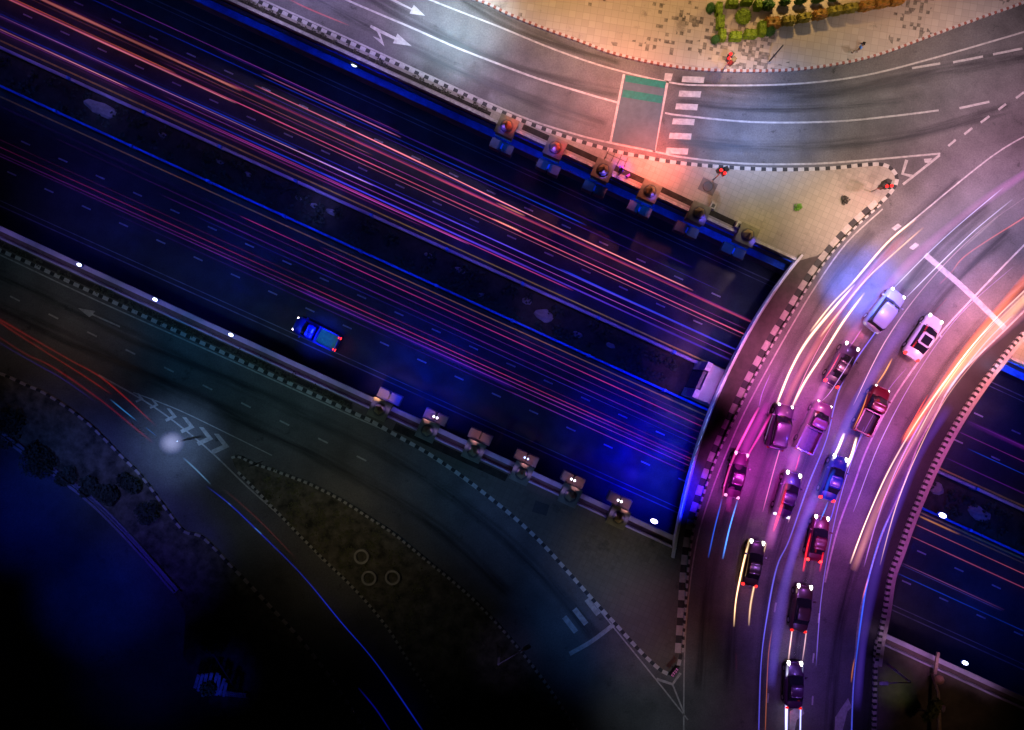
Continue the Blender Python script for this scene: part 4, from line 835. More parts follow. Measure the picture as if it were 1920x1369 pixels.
trail([(1671, 545), (1735, 480), (1800, 420), (1881, 352)], .07, (240, 235, 255), (190, 170, 255), 1.5, 'left thin white streak ahead of the pale bluish car'); trail([(1694, 563), (1770, 487), (1830, 430), (1898, 374)], .07, (250, 245, 255), (200, 180, 255), 1.5, 'right thin white streak ahead of the pale bluish car')
trail([(1887, 390), (1850, 425), (1800, 470)], .13, (200, 170, 170), (170, 140, 160), .5, 'blurred pale grey streak beside the thin white ones')
trail([(1960, 378), (1920, 408), (1850, 452), (1805, 484), (1785, 510)], .10, (255, 170, 140), (255, 60, 60), 1.5, 'bent orange-red streak entering from the right edge'); trail([(1786, 508), (1763, 532)], .10, (255, 110, 150), (240, 60, 110), 1.2, 'short pink end of the bent orange-red streak')
trail([(1775, 560), (1748, 590)], .08, (240, 70, 110), (220, 30, 90), 1.1, 'short red streak in front of the white sedan'); trail([(1745, 603), (1725, 632), (1703, 662)], .12, (255, 60, 60), (240, 0, 40), 1.2, 'red streak along the left flank of the white sedan', z=1.2)
trail([(1520, 1000), (1512, 1035), (1506, 1072)], .15, (255, 40, 50), (240, 0, 30), 1.8, 'left of the three red streaks at the red sedan', z=1.1); trail([(1534, 1005), (1529, 1036)], .12, (255, 40, 40), (240, 0, 30), 1.4, 'middle and shortest of the three red streaks at the red sedan', z=1.4); trail([(1547, 1012), (1542, 1045), (1537, 1072)], .10, (255, 40, 50), (240, 0, 40), 1.3, 'right of the three red streaks at the red sedan', z=1.1)
trail([(1553, 940), (1545, 960), (1527, 1000)], .10, (60, 140, 255), (20, 60, 240), 1.2, 'left blue streak between the deep blue and red sedans'); trail([(1566, 942), (1560, 965), (1552, 985)], .07, (40, 90, 255), (20, 40, 220), 1.0, 'right blue streak between the deep blue and red sedans')
trail([(1565, 880), (1553, 905), (1545, 935)], .20, (20, 70, 230), (10, 20, 190), .7, 'blurred blue streak over the roof of the deep blue sedan', z=1.5, p=3)
trail([(1617, 615), (1597, 645), (1582, 662)], .07, (150, 100, 255), (240, 120, 60), 1.3, 'orange and violet streak ahead of the dark purple sedan'); trail([(1575, 662), (1560, 690), (1545, 712)], .10, (255, 60, 90), (230, 0, 60), 1.4, 'red streak on the left flank of the dark purple sedan', z=1.1)
trail([(1600, 668), (1580, 700), (1553, 740), (1533, 758)], .06, (230, 180, 255), (180, 90, 230), 1.1, 'thin lilac streak crossing the dark purple sedan', z=1.5)
trail([(1673, 672), (1658, 700), (1642, 723)], .09, (255, 190, 90), (255, 110, 50), 1.7, 'short orange streak ahead of the dark red pickup'); trail([(1628, 735), (1616, 770), (1600, 804)], .07, (255, 150, 80), (230, 70, 60), 1.1, 'broken orange streak along the left flank of the dark red pickup', z=1.2)
trail([(1533, 754), (1520, 785), (1505, 815)], .09, (255, 210, 240), (255, 110, 210), 1.5, 'pink-white streak along the left flank of the mauve pickup'); trail([(1500, 850), (1495, 870), (1490, 885)], .13, (240, 50, 60), (220, 20, 50), .9, 'red glow streak behind the mauve pickup')
trail([(1960, 490), (1920, 528), (1850, 610), (1790, 690), (1740, 760), (1695, 828)], .42, (255, 120, 50), (245, 80, 50), 1.1, 'wide soft orange band sweeping down the right lane', p=2)
trail([(1960, 525), (1920, 562), (1860, 625), (1800, 690), (1755, 745)], .5, (255, 200, 130), (240, 140, 100), .7, 'wide pale yellow haze band beside the orange one', p=2)
trail([(1960, 508), (1920, 546), (1860, 605), (1800, 678), (1740, 760), (1700, 822), (1660, 895), (1622, 982), (1594, 1057)], .11, (255, 220, 200), (255, 130, 130), 2.0, 'long salmon-white streak from the right edge down the outer lane')
trail([(1900, 590), (1850, 640), (1800, 702), (1770, 745)], .12, (240, 225, 250), (200, 160, 240), 1.1, 'pale lilac streak close to the outer edge line'); trail([(1878, 592), (1830, 640), (1790, 690)], .07, (255, 250, 240), (255, 200, 180), 1.6, 'thin white streak inside the pale yellow haze')
trail([(1740, 740), (1720, 775), (1690, 832)], .10, (255, 80, 60), (250, 50, 60), 1.1, 'red-orange streak at the tail of the orange band'); trail([(1716, 823), (1690, 870), (1660, 930), (1645, 962)], .07, (220, 80, 140), (190, 30, 110), .9, 'dim crimson streak in the outer lane'); trail([(1735, 778), (1700, 840), (1668, 910), (1640, 990), (1620, 1063)], .09, (190, 130, 230), (130, 60, 190), .9, 'mauve streak right of the long salmon one')
for c_, h_, s_, r_, lab, px_ in [((220, 110, 200), (150, 60, 190), .34, .5, 'wide soft pink sheen of light through the second lane', [(1960, 300), (1800, 410), (1680, 520), (1590, 640), (1520, 780), (1470, 920), (1440, 1030)]),
    ((110, 90, 230), (60, 40, 210), .34, .5, 'wide soft blue-violet sheen between the pickups', [(1700, 600), (1620, 730), (1560, 860), (1500, 1000), (1465, 1130), (1445, 1290)]),
    ((240, 120, 120), (200, 60, 130), .34, .4, 'soft coral sheen between the golden streaks', [(1700, 440), (1600, 545), (1530, 650), (1480, 740), (1450, 830)]),
    ((200, 40, 170), (140, 10, 140), .5, .4, 'soft magenta sheen around the two magenta streaks', [(1440, 755), (1405, 825), (1375, 900), (1365, 960)]),
    ((240, 150, 150), (180, 80, 160), .4, .4, 'soft rosy sheen inside the outer lane', [(1940, 570), (1820, 680), (1730, 800), (1660, 920), (1600, 1070)]),
    ((90, 60, 200), (50, 20, 170), .3, .5, 'soft indigo sheen along the outer edge line', [(1780, 760), (1710, 880), (1660, 1010), (1625, 1150), (1605, 1330)])]:
    trail(px_, r_, c_, h_, s_, lab, z=.8, p=2.0)  # added wide glowing tubes imitating light spread across the lanes
for px_, c_, lab in [([(1960, 345), (1840, 430), (1740, 530), (1660, 640), (1600, 760)], (250, 190, 220), 'hair-thin pale pink streak crossing the middle lane'), ([(1900, 500), (1800, 590), (1720, 700), (1650, 830), (1600, 960)], (200, 150, 250), 'hair-thin lilac streak left of the inner lane line'),
    ([(1850, 650), (1775, 745), (1720, 850), (1680, 950), (1650, 1060)], (255, 190, 170), 'hair-thin peach streak at the outer edge of the orange glow'), ([(1640, 500), (1560, 610), (1500, 725), (1460, 850), (1430, 960)], (250, 140, 190), 'hair-thin rose streak right of the golden streaks'), 
    ([(1620, 800), (1585, 900), (1560, 1000), (1540, 1120), (1530, 1250)], (140, 110, 250), 'hair-thin violet streak right of the deep blue sedan'), ([(1935, 540), (1840, 635), (1765, 735), (1715, 825)], (255, 235, 200), 'second thin white streak inside the orange glow')]:
    trail(px_, .07, c_, tuple(v * .6 for v in c_), 1.0, lab)
trail([(1690, 560), (1640, 625), (1577, 722), (1550, 823), (1515, 911), (1480, 1012), (1457, 1062), (1440, 1145), (1427, 1245), (1422, 1400)], .10, (120, 120, 255), (60, 40, 220), 1.0, 'long blue-violet streak dividing the lanes down to the bottom edge')
trail([(1448, 1180), (1440, 1240), (1434, 1400)], .06, (230, 140, 60), (200, 80, 30), .8, 'thin orange streak beside the long blue-violet one at the bottom')
trail([(1672, 960), (1650, 1009), (1630, 1079), (1617, 1145), (1601, 1279), (1596, 1400)], .11, (60, 110, 255), (30, 30, 220), .9, 'blue streak along the outer edge line of the bridge'); trail([(1628, 1085), (1622, 1105), (1617, 1123)], .08, (240, 120, 60), (220, 70, 30), 1, 'short orange streak on the outer blue one'); trail([(1602, 1235), (1598, 1260), (1596, 1280)], .07, (240, 140, 40), (200, 90, 20), .9, 'lowest short orange streak on the outer blue one')
trail([(1700, 690), (1660, 740), (1600, 850), (1560, 960)], .06, (180, 130, 240), (120, 70, 210), .6, 'faint lilac streak between the red pickup and the deep blue sedan')
trail([(1445, 700), (1430, 735), (1423, 763)], .06, (160, 110, 220), (110, 60, 190), .8, 'faint violet streak leading to the left magenta one'); trail([(1460, 755), (1445, 790), (1433, 830)], .07, (200, 150, 230), (130, 80, 200), .9, 'lilac streak along the flank of the faint mauve car')
trail([(1380, 1225), (1381, 1255)], .10, (200, 20, 30), (150, 0, 20), .5, 'short dim red streak in the dark left lane')
# upper street and lower left street
trail([(535, -5), (580, 17), (655, 48)], .10, (230, 60, 60), (200, 30, 50), .9, 'red streak on the upper street left of the turn arrow', group='light streaks on the upper street')
G4 = 'light streaks on the lower left street'
trail([(-60, 562), (0, 599), (70, 640), (133, 676), (187, 706), (240, 750), (293, 799)], .12, (190, 30, 20), (120, 5, 10), .38, 'upper red streak of the dark lower left street', group=G4); trail([(-60, 555), (0, 604), (70, 650), (150, 700), (210, 740)], .09, (200, 40, 20), (150, 10, 10), .32, 'orange-red streak just under the upper red one', group=G4)
trail([(-60, 590), (0, 633), (50, 665), (100, 689), (187, 749), (250, 800), (287, 830)], .13, (160, 20, 30), (100, 5, 15), .34, 'lower deep red streak of the dark lower left street', group=G4); trail([(-60, 600), (0, 643), (60, 678), (120, 712), (180, 755)], .08, (40, 30, 130), (20, 10, 100), .5, 'thin indigo streak below the deep red one', group=G4)
trail([(207, 749), (230, 768), (256, 789)], .08, (60, 150, 220), (20, 70, 160), .8, 'short cyan streak above the glowing round lamp', group=G4); trail([(273, 801), (284, 810), (294, 818)], .07, (40, 110, 170), (10, 50, 120), .6, 'very short cyan streak just left of the round lamp', group=G4)
trail([(343, 858), (365, 878), (395, 908)], .11, (110, 160, 200), (30, 80, 150), .6, 'pale cyan streak below the glowing round lamp', group=G4)
trail([(386, 911), (430, 945), (490, 1002), (567, 1079), (639, 1166), (707, 1246), (796, 1375)], .09, (15, 40, 190), (5, 10, 140), .6, 'long deep blue streak down the dark lower left street', group=G4); trail([(672, 1290), (705, 1330), (738, 1380)], .08, (10, 15, 170), (5, 5, 120), .5, 'short deep blue streak near the bottom edge', group=G4)
trail([(428, 943), (433, 948)], .1, (150, 210, 255), (60, 140, 220), 1.2, 'tiny white-blue glint on the long deep blue streak, upper one', group=G4); trail([(478, 990), (490, 1001)], .09, (120, 200, 255), (40, 120, 220), 1.2, 'tiny white-blue glint on the long deep blue streak, lower one', group=G4)
trail([(417, 915), (480, 970), (556, 1048)], .08, (70, 20, 20), (50, 10, 15), .5, 'dim brown-red streak beside the long deep blue one', group=G4)
trail([(395, 1220), (440, 1290)], .07, (5, 5, 60), (2, 2, 50), .3, 'barely visible indigo streak near the dark canopy', group=G4)

# ------------------------------------------------------------------ hedge garden
def shrub_mesh(kind, seed):
    rr = random.Random(seed); b = bmesh.new()
    if kind == 'box':
        bmesh.ops.create_cube(b, size=1); bmesh.ops.bevel(b, geom=b.edges[:], offset=.16, segments=3, affect='EDGES', profile=.6)
        bmesh.ops.subdivide_edges(b, edges=b.edges[:], cuts=1)
    else: bmesh.ops.create_icosphere(b, subdivisions=3, radius=.5)
    for v in b.verts: v.co *= rr.uniform(.80, 1.04)
    core = [v.co.copy() for v in b.verts]
    for f in b.faces[:]: f.smooth = False
    bm2 = b
    fs = [(f.calc_center_median(), f.normal.copy()) for f in b.faces]; areas = [f.calc_area() for f in b.faces]
    for _ in range(1500):
        c, n = rr.choices(fs, areas)[0]; p = c + Vector((rr.uniform(-.07, .07), rr.uniform(-.07, .07), rr.uniform(-.07, .07))) + n * rr.uniform(-.02, .035)
        d1 = (Vector((rr.uniform(-1, 1), rr.uniform(-1, 1), rr.uniform(-1, 1))) + n * .4).normalized() * .085; d2 = d1.cross(n + Vector((rr.uniform(-.6, .6), rr.uniform(-.6, .6), 0))).normalized() * .034
        vs = [bm2.verts.new(q) for q in (p, p + d1 * .5 + d2, p + d1, p + d1 * .5 - d2)]; bm2.faces.new(vs)
    me = bpy.data.meshes.new('foliage'); b.to_mesh(me); b.free(); return me
GM = {'yg': mat('yellow_green_leaves', (.22, .36, .015), .6, dark=(.07, .14, .008), var=.2, scale=9), 'dg': mat('green_leaves', (.05, .16, .03), .6, dark=(.02, .07, .015), var=.3, scale=9),
      'og': mat('orange_leaves', (.42, .17, .03), .6, dark=(.16, .14, .02), var=.3, scale=3), 'ol': mat('olive_leaves', (.30, .26, .03), .6, dark=(.14, .13, .02), var=.3, scale=4)}
PROT = {}
def shrub(x, y, wx, wy, col, kind, label, rz=0, h=.85):
    key = (kind, col)
    if key not in PROT:
        me = shrub_mesh(kind, len(PROT) + 3); me.materials.append(GM[col]); PROT[key] = me
    X, Y = 1320 + x / 6, y / 6; s = MPP / 6
    o = bpy.data.objects.new('clipped_shrub', PROT[key]); sc.collection.objects.link(o)
    o.scale = (wx * s, wy * s, h); q = P(X, Y, .15 + h * .8); o.location = (q.x, q.y, .15 + h * .5); o.rotation_euler.z = rz
    tag(o, label, 'shrub', 'clipped shrubs of the plaza garden')
for a in [(175, 90, 70, 135, 'yg', 'box', 'upright yellow-green hedge block, top of the three on the garden left side'), (193, 240, 78, 145, 'yg', 'box', 'bright yellow-green hedge block, middle of the three on the garden left side'), (215, 385, 72, 120, 'yg', 'box', 'yellow-green hedge block at the lower left garden corner'),
          (365, 398, 130, 85, 'yg', 'box', 'wide yellow-green hedge block, left one on the garden bottom side'), (530, 372, 132, 80, 'yg', 'box', 'wide yellow-green hedge block, right one on the garden bottom side'), (660, 312, 84, 150, 'yg', 'box', 'upright yellow-green hedge block touching the orange shrub'),
          (325, 22, 122, 80, 'yg', 'box', 'yellow-green hedge block, left one at the garden top'), (492, 6, 125, 60, 'yg', 'box', 'yellow-green hedge block, middle one at the garden top'), (616, 42, 76, 105, 'yg', 'box', 'upright yellow-green hedge block at the garden top beside the dark green bush'),
          (455, 168, 165, 165, 'yg', 'ball', 'big round yellow-green bush in the garden centre'), (85, 72, 90, 100, 'dg', 'ball', 'dark green round bush at the outer upper left of the garden'), (140, 430, 90, 85, 'dg', 'ball', 'small dark green round bush at the lower left garden corner'),
          (735, 38, 145, 110, 'dg', 'ball', 'large dark green bush at the top of the garden right side'), (755, 335, 105, 100, 'dg', 'ball', 'dark green bush tucked under the orange shrub'), (925, 8, 120, 60, 'dg', 'ball', 'flat green bush second in the top row'), (1100, 0, 130, 40, 'dg', 'ball', 'thin green bush third in the top row'), (1290, -12, 130, 40, 'dg', 'ball', 'thin green bush fourth in the top row'), (1480, -40, 130, 50, 'dg', 'ball', 'green bush fifth in the top row, cut by the picture edge')]:
    shrub(*a)
for i, (x, y, wx, wy, c, l) in enumerate([(780, 245, 160, 110, 'og', 'orange shrub, first of the long slanting row'), (960, 218, 142, 85, 'ol', 'olive shrub right of the first orange one'), (1133, 184, 150, 80, 'ol', 'olive shrub, third of the slanting row'), (1312, 148, 146, 84, 'og', 'orange shrub, fourth of the slanting row'), (1482, 106, 150, 84, 'ol', 'olive shrub, fifth of the slanting row'),
                                          (1655, 75, 152, 84, 'ol', 'olive-orange shrub, sixth of the slanting row'), (1838, 48, 165, 88, 'og', 'orange shrub, seventh of the slanting row'), (2010, 18, 150, 84, 'og', 'orange shrub, eighth of the slanting row near the top edge'), (2180, -10, 150, 84, 'og', 'orange shrub, last of the slanting row at the top edge')]):
    shrub(x, y, wx, wy, c, 'box', l, rz=R(8 if i > 1 else 3))
mb = MB()
for _ in range(1): leaves(mb, (0, 0, .1), .3, 60, .18)
o = mb.build('weed', mat('bright_weed', (.12, .3, .03), .6)); o.location = P(1495, 390, .15); tag(o, 'small bright green weed tuft on the triangle island paving', 'weed')
mb = MB(); leaves(mb, (0, 0, .1), .28, 60, .2); o = mb.build('weed', mat('dark_weed', (.04, .04, .03), .7)); o.location = P(1583, 376, .15); tag(o, 'small dark weed tuft near the rounded tip of the triangle island', 'weed')

# ------------------------------------------------------------------ street furniture
def traffic_light(x, y, hgt, rz, label, lean=(0, 0)):
    q = P(x, y, hgt); t = empty('traffic_light', (q.x, q.y, .15), rz, label, 'traffic light')
    mb = MB(); mb.tube([(0, 0, 0), (0, 0, hgt - .1)], .06, 8); mb.build('pole', M_STEEL, t)
    mb = MB(); mb.box((.22, .0, hgt - .35), (.34, .42, 1.0)); mb.box((-.2, .2, hgt - .3), (.3, .34, .9)); mb.build('signal_head', M_DSTEEL, t)
    for k, (dx, dy) in enumerate(((-.28, .05), (-.1, -.3))):
        mb = MB(); mb.ring([(.05, 0), (.13, .03), (.13, .08), (.05, .12)], 12, (dx, dy, hgt + .16)); mb.build('red_lamp', glow('red_signal', (1, .02, .02), 3), t)
        mb = MB(); mb.box((dx, dy, hgt - .1), (.28, .28, .3)); mb.build('visor', M_DSTEEL, t)
    dl = bpy.data.lights.new('red_signal_light', 'POINT'); dl.color = (1, .05, .02); dl.energy = 25; dl.shadow_soft_size = .1
    o = bpy.data.objects.new('red_signal_light', dl); sc.collection.objects.link(o); o.location = (q.x - .5, q.y - .6, 1.6)
    return t
traffic_light(1371, 110, 2.6, -.8, 'traffic light showing red on the plaza side of the kerb')
traffic_light(1356, 320, 3.0, .4, 'traffic light with two red lamps on the triangle island kerb')
traffic_light(1662, 346, 2.6, 1.2, 'small traffic light with red dot at the rounded island tip')
def pole(x, y, hgt, label, name='bollard_pole', r=.05, m=M_DSTEEL, cat='pole'):
    t = empty(name, P(x, y, .15), 0, label, cat)
    mb = MB(); mb.tube([(0, 0, 0), (0, 0, hgt)], [r * 1.4, r], 8); mb.build('shaft', m, t)
    mb = MB(); mb.ring([(r * 3, 0), (r * 3, .08), (r * 1.5, .2)], 10); mb.build('base', M_CONC, t); return t
pole(1441, 117, 3.2, 'slim lamp-less pole between the hedge garden and the red-white kerb', 'slim_pole')
# manhole with frame on the island
t = empty('manhole_cover', P(1327, 350, .155), -.45, 'dark square manhole frame with round lid on the triangle island', 'manhole')
mb = MB(); mb.box((0, 0, .01), (1.45, 1.15, .03)); mb.build('frame', M_DCONC, t); mb = MB(); mb.ring([(.45, 0), (.45, .03), (.4, .04)], 20, (0, 0, .026)); mb.build('lid', M_DSTEEL, t)
t = empty('manhole_cover', P(1014, 953, .155), -.3, 'black open-looking square pit on the lower pavement', 'manhole')
mb = MB(); mb.box((0, 0, .01), (1.3, 1.0, .03)); mb.build('frame', M_BLACK, t)
for (x, y, l) in [(1334, 388, 'small white utility box fixed beside the fifth upper pedestal'), (1382, 424, 'white utility box with dark opening beside the last upper pedestal')]:
    t = empty('utility_box', P(x, y, .15), ang, l, 'utility box'); mb = MB(); mb.box((0, 0, .3), (.5, .6, .6)); mb.build('case', M_WALLW, t); mb = MB(); mb.box((0, -.05, .61), (.28, .32, .02)); mb.build('lid', M_DSTEEL, t)
# concrete rings on the grass island
for x, y, l in [(679, 1042, 'pale concrete ring on the grass island, topmost of three'), (693, 1082, 'pale concrete ring on the grass island, lower left of three'), (737, 1081, 'pale concrete ring on the grass island, rightmost of three')]:
    mb = MB(); b = mb
    rows = []
    for r, z in ((.48, 0), (.48, .35), (.66, .35), (.66, 0)): rows.append([b.b.verts.new((r * math.cos(k * math.pi / 14), r * math.sin(k * math.pi / 14), z)) for k in range(28)])
    for a_, c_ in zip(rows, rows[1:]):
        for k in range(28): b.b.faces.new((a_[k], a_[(k + 1) % 28], c_[(k + 1) % 28], c_[k]))
    o = mb.build('concrete_ring', M_CONC, fixn=True); o.location = P(x, y, .16); tag(o, l, 'concrete ring', 'concrete rings on the grass island')
# round glowing lamp by the lower left street
t = empty('street_lamp', P(323, 830, 0), .6, 'street lamp with a big round glowing globe at the lower left chevrons', 'street lamp')
q = P(323, 830, 3.6); t.location = (q.x, q.y, 0)
mb = MB(); mb.tube([(0, 0, 0), (0, 0, 2.8)], [.12, .07], 10); mb.build('pole', M_STEEL, t)
mb = MB(); mb.ring([(1.05 * math.cos(R(a)) + .01, 1.05 * math.sin(R(a))) for a in range(-90, 91, 12)], 32, (0, 0, 3.7)); o = mb.build('globe', trail_mat((150, 155, 200), (70, 75, 130), .5, 2.2), t)
at = o.data.attributes.new('fade', 'FLOAT', 'POINT')
for q_ in at.data: q_.value = 1
M_LPOLE = mat('mauve_grey_pole_paint', (.4, .35, .45), .5)
def arm_lamp(base, top, head, h, label):
    a = P(*base, 0); t = empty('street_lamp', a, 0, label, 'street lamp'); v = P(*head, h) - a; q = Vector((0, 0, h))
    mb = MB(); mb.tube([(0, 0, .1), q], [.13, .09], 8); mb.build('pole', M_LPOLE, t)
    mb = MB(); mb.tube([q, v], .045, 8); mb.build('arm', M_LPOLE, t)
    mb = MB(); mb.box(v, (.7, .3, .14), math.atan2(v.y, v.x)); mb.build('lamp_head', M_STEEL, t)
arm_lamp((936, 1213), (937, 1245), (988, 1214), 3.5, 'unlit street lamp with a bent arm on the dark lower street')
arm_lamp((1664, 1245), (1706, 1281), (1657, 1281), 3.5, 'unlit street lamp with a bent arm right of the bridge bottom')
lamp(945, 1225, 70, (60, 55, 90), alb=.4, h=9, k=.3); lamp(1690, 1265, 60, (60, 50, 80), alb=.4, h=7, k=.5)
# carved mast and leafy column at the lower right
t = empty('ornamental_mast', P(1747, 1262, .14), 0, 'tall tan ornamental mast with a carved knob at the lower right', 'mast')
mb = MB(); mb.tube([(0, 0, 0), (-.05, -1.2, 1.0), (-.1, -3.2, 1.2), (-.15, -5.4, 1.3)], [.14, .12, .16, .18], 8); mb.build('shaft', mat('tan_mast_stone', (.36, .26, .2), .7, var=.2), t)
mb = MB(); mb.ring([(.1, -.35), (.36, -.15), (.42, .0), (.28, .22), (.05, .34)], 8, (0, -.1, 1.1), smooth=False); mb.build('knob', mat('ochre_knob', (.42, .26, .16), .6), t)
mb = MB(); mb.box((.1, 1.1, .5), (.25, 1.9, .16), -.15); mb.build('bracket_arm', mat('tan_mast_stone', (.36, .26, .2)), t)
t = empty('slender_tree', P(1722, 1330, .14), 0, 'slender dark tree with a yellow-green lit side at the lower right', 'tree')
mb = MB(); mb.tube([(0, 0, 0), (.02, .5, 1.4), (.06, 1.9, 3.1)], [.11, .08, .04], 8); mb.build('trunk', mat('tree_bark', (.18, .12, .07), .9), t)
mb = MB()
for i in range(12): leaves(mb, (-.1 + random.uniform(-.25, .25), .1 + i * .17, 1.5 + i * .12), .42, 90, .16)
mb.build('crown', mat('yellow_green_tree_leaves', (.07, .09, .012), .7, dark=(.02, .03, .01), var=.3, scale=2), t)
o = lamp(1700, 1310, 30, (90, 105, 20), alb=.1, zg=2, h=3, k=.25)
mb = MB()
bmesh.ops.create_icosphere(mb.b, subdivisions=2, radius=.28)
for v in mb.b.verts: v.co = Vector((v.co.x * .7, v.co.y * 1.2, max(-.02, v.co.z * .7))) * random.uniform(.75, 1.25)
o = mb.build('plastic_bag', mat('pale_mauve_plastic', (.4, .3, .42), .5)); o.location = P(1768, 1328, .18); tag(o, 'crumpled pale mauve plastic bag lying on the lower right pavement', 'bag')
# dark canopy heap at the lower left
t = empty('canopy', P(415, 1265, .15), -.25, 'dark blue slatted canopy with a plant on top at the lower left', 'canopy')
mb = MB()
for i in range(8): mb.box((-1.3 + i * .36, random.uniform(-.1, .1), 1.9 + .12 * math.sin(i)), (.26, 2.2 - abs(i - 3.5) * .28, .08), random.uniform(-.08, .08))
mb.build('slatted_roof', M_WALLW, t)
for sx, sy in ((-1.1, -.7), (-1.1, .7), (1.1, -.7), (1.1, .7)):
    mb = MB(); mb.tube([(sx, sy, 0), (sx, sy, 1.85)], .05, 8); mb.build('post', M_DSTEEL, t)
mb = MB(); leaves(mb, (-.2, -.3, 2.0), .6, 260, .2); mb.build('foliage', mat('green_leaves', (.05, .16, .03)), t)
t2 = empty('bench', P(438, 1297, .15), -.1, 'long dark blue bench just below the slatted canopy', 'bench')
mb = MB()
for k in range(3): mb.box((0, k * .15 - .15, .45), (2.6, .11, .05))
mb.build('seat', M_WALLW, t2)
for sx in (-1.1, 1.1):
    mb = MB(); mb.box((sx, 0, .21), (.08, .4, .42)); mb.build('leg', M_DSTEEL, t2)
# wall and railing of the sunken lane
t = empty('parapet_wall', P(240, 1010), 0, 'low dark wall with a railing above the sunken blue lane', 'wall')
pw = [(-60, 772), (30, 840), (150, 927), (215, 987), (280, 1057), (328, 1112)]
p_ = W(pw, 0, 5); a_ = offs(p_, .02); b_ = offs(p_, .7); mb = MB()
for i in range(len(p_) - 1): mb.prism([a_[i], a_[i + 1], b_[i + 1], b_[i]], .0, .3)
o = mb.build('wall_top', mat('slate_wall', (.2, .18, .28), .7, var=.2), t); o.location = -t.location
mb = MB(); mb.tube([Vector((v.x, v.y, 1.1)) for v in offs(p_, .72)], .05, 8); o = mb.build('handrail', M_DSTEEL, t); o.location = -t.location
# bushes on the left verge
BU = [(30, 800, 1.7, 'dark bush at the left edge of the verge, topmost'), (90, 860, 1.9, 'large dark blue-lit bush on the left verge, middle'), (128, 890, .8, 'small bush touching the large one on the left verge'),
      (245, 905, .9, 'small yellow-green bush by the end of the left kerb'), (280, 960, 1.0, 'dim bush on the verge below the kerb end'), (205, 930, .9, 'low dim bush beside the sunken lane railing'), (405, 1205, 1.2, 'dark bush above the slatted canopy'), (168, 912, .8, 'bush overhanging the railing of the sunken lane')]
for x, y, r, l in BU:
    t = empty('bush', P(x, y, .15), 0, l, 'bush', 'bushes on the left verge')
    mb = MB()
    for _ in range(5): leaves(mb, (random.uniform(-.5, .5) * r, random.uniform(-.5, .5) * r, .25), r * random.uniform(.5, .8), 190, .2, None, .8)
    mb.build('foliage', mat('verge_leaves', (.03, .045, .03), .7, dark=(.01, .015, .01), var=.4, scale=1.2), t)
    mb = MB(); mb.tube([(0, 0, 0), (.03, .02, r * .5)], [.07, .04], 7); mb.build('trunk', mat('tree_bark', (.18, .12, .07)), t)
mb = MB()
for _ in range(420):
    s_ = random.random(); i = random.randrange(3, len(ISU) - 1); a_ = Vector(ISU[i]); b_ = Vector(ISL[min(i, len(ISL) - 1)]); c_ = a_.lerp(b_, random.uniform(.12, .88)) + Vector((random.uniform(-14, 14), random.uniform(-12, 12)))
    q = P(c_.x, c_.y, .16); leaves(mb, (q.x, q.y, .16), random.uniform(.1, .35), 8, .16, None, .5)
# verge rubble along the upper wall: worn soil patches showing between kerb and coping
tag(mb.build('weeds', mat('dry_weeds', (.09, .09, .04), .8, var=.4, scale=1)), 'scattered low weeds covering the grass island', 'weeds', kind='stuff')
mb = MB()
for i in range(60):
    x = random.uniform(430, 920); y = NC(x) - random.uniform(9, 15)
    q = P(x, y, .16); leaves(mb, (q.x, q.y, .16), random.uniform(.12, .3), 14, .14, None, .4)
for i in range(60):
    x = random.uniform(0, 660); y = SC(x) + random.uniform(5, 13)
    q = P(x, y, .16); leaves(mb, (q.x, q.y, .16), random.uniform(.2, .45), 20, .18, None, .6)
tag(mb.build('wall_side_weeds', mat('wall_weeds', (.07, .065, .04), .8, var=.4, scale=1)), 'patchy weeds between the kerbs and the cutting walls', 'weeds', kind='stuff')
# soil strips beside the copings
mb = MB()
def strip_px(pts, wpx, z, m): mb.strip(W(pts, 0, 0), wpx * MPP, z, m)
strip_px([(980, NC(980) - 12), (1180, NC(1180) - 14), (1420, NC(1420) - 12)], 11, .156, M_SOIL); strip_px([(430, NC(430) - 7), (920, NC(920) - 8)], 7, .156, M_SOIL); strip_px([(-60, SC(-60) + 9), (660, SC(660) + 9)], 10, .155, M_SOIL)
strip_px([(740, SC(740) + 12), (950, SC(950) + 12)], 14, .155, M_SOIL)
struct(mb, 'soil_strips')
# benches of thin rods by the third pedestal
t = empty('rack', P(1155, 298, .15), ang, 'thin dark metal rack on the pavement above the person in purple', 'rack')
for k in range(4):
    mb = MB(); mb.tube([(-.9 + k * .6, -.5, .0), (-.9 + k * .6, -.5, .5), (-.9 + k * .6, .4, .5), (-.9 + k * .6, .4, 0)], .025, 6); mb.build('hoop', M_DSTEEL, t)
mb = MB(); mb.tube([(-.95, -.05, .53), (.95, -.05, .53)], .025, 6); mb.build('bar', M_DSTEEL, t)
mb = MB(); mb.box((0, 0, .17), (.42, .24, .34), 0, None, .8); o = mb.build('bag', mat('purple_bag_cloth', (.35, .08, .5), .7)); o.location = P(1177, 331, .15); o.rotation_euler.z = .5; tag(o, 'small purple and pink bag on the ground beside the person in purple', 'bag')

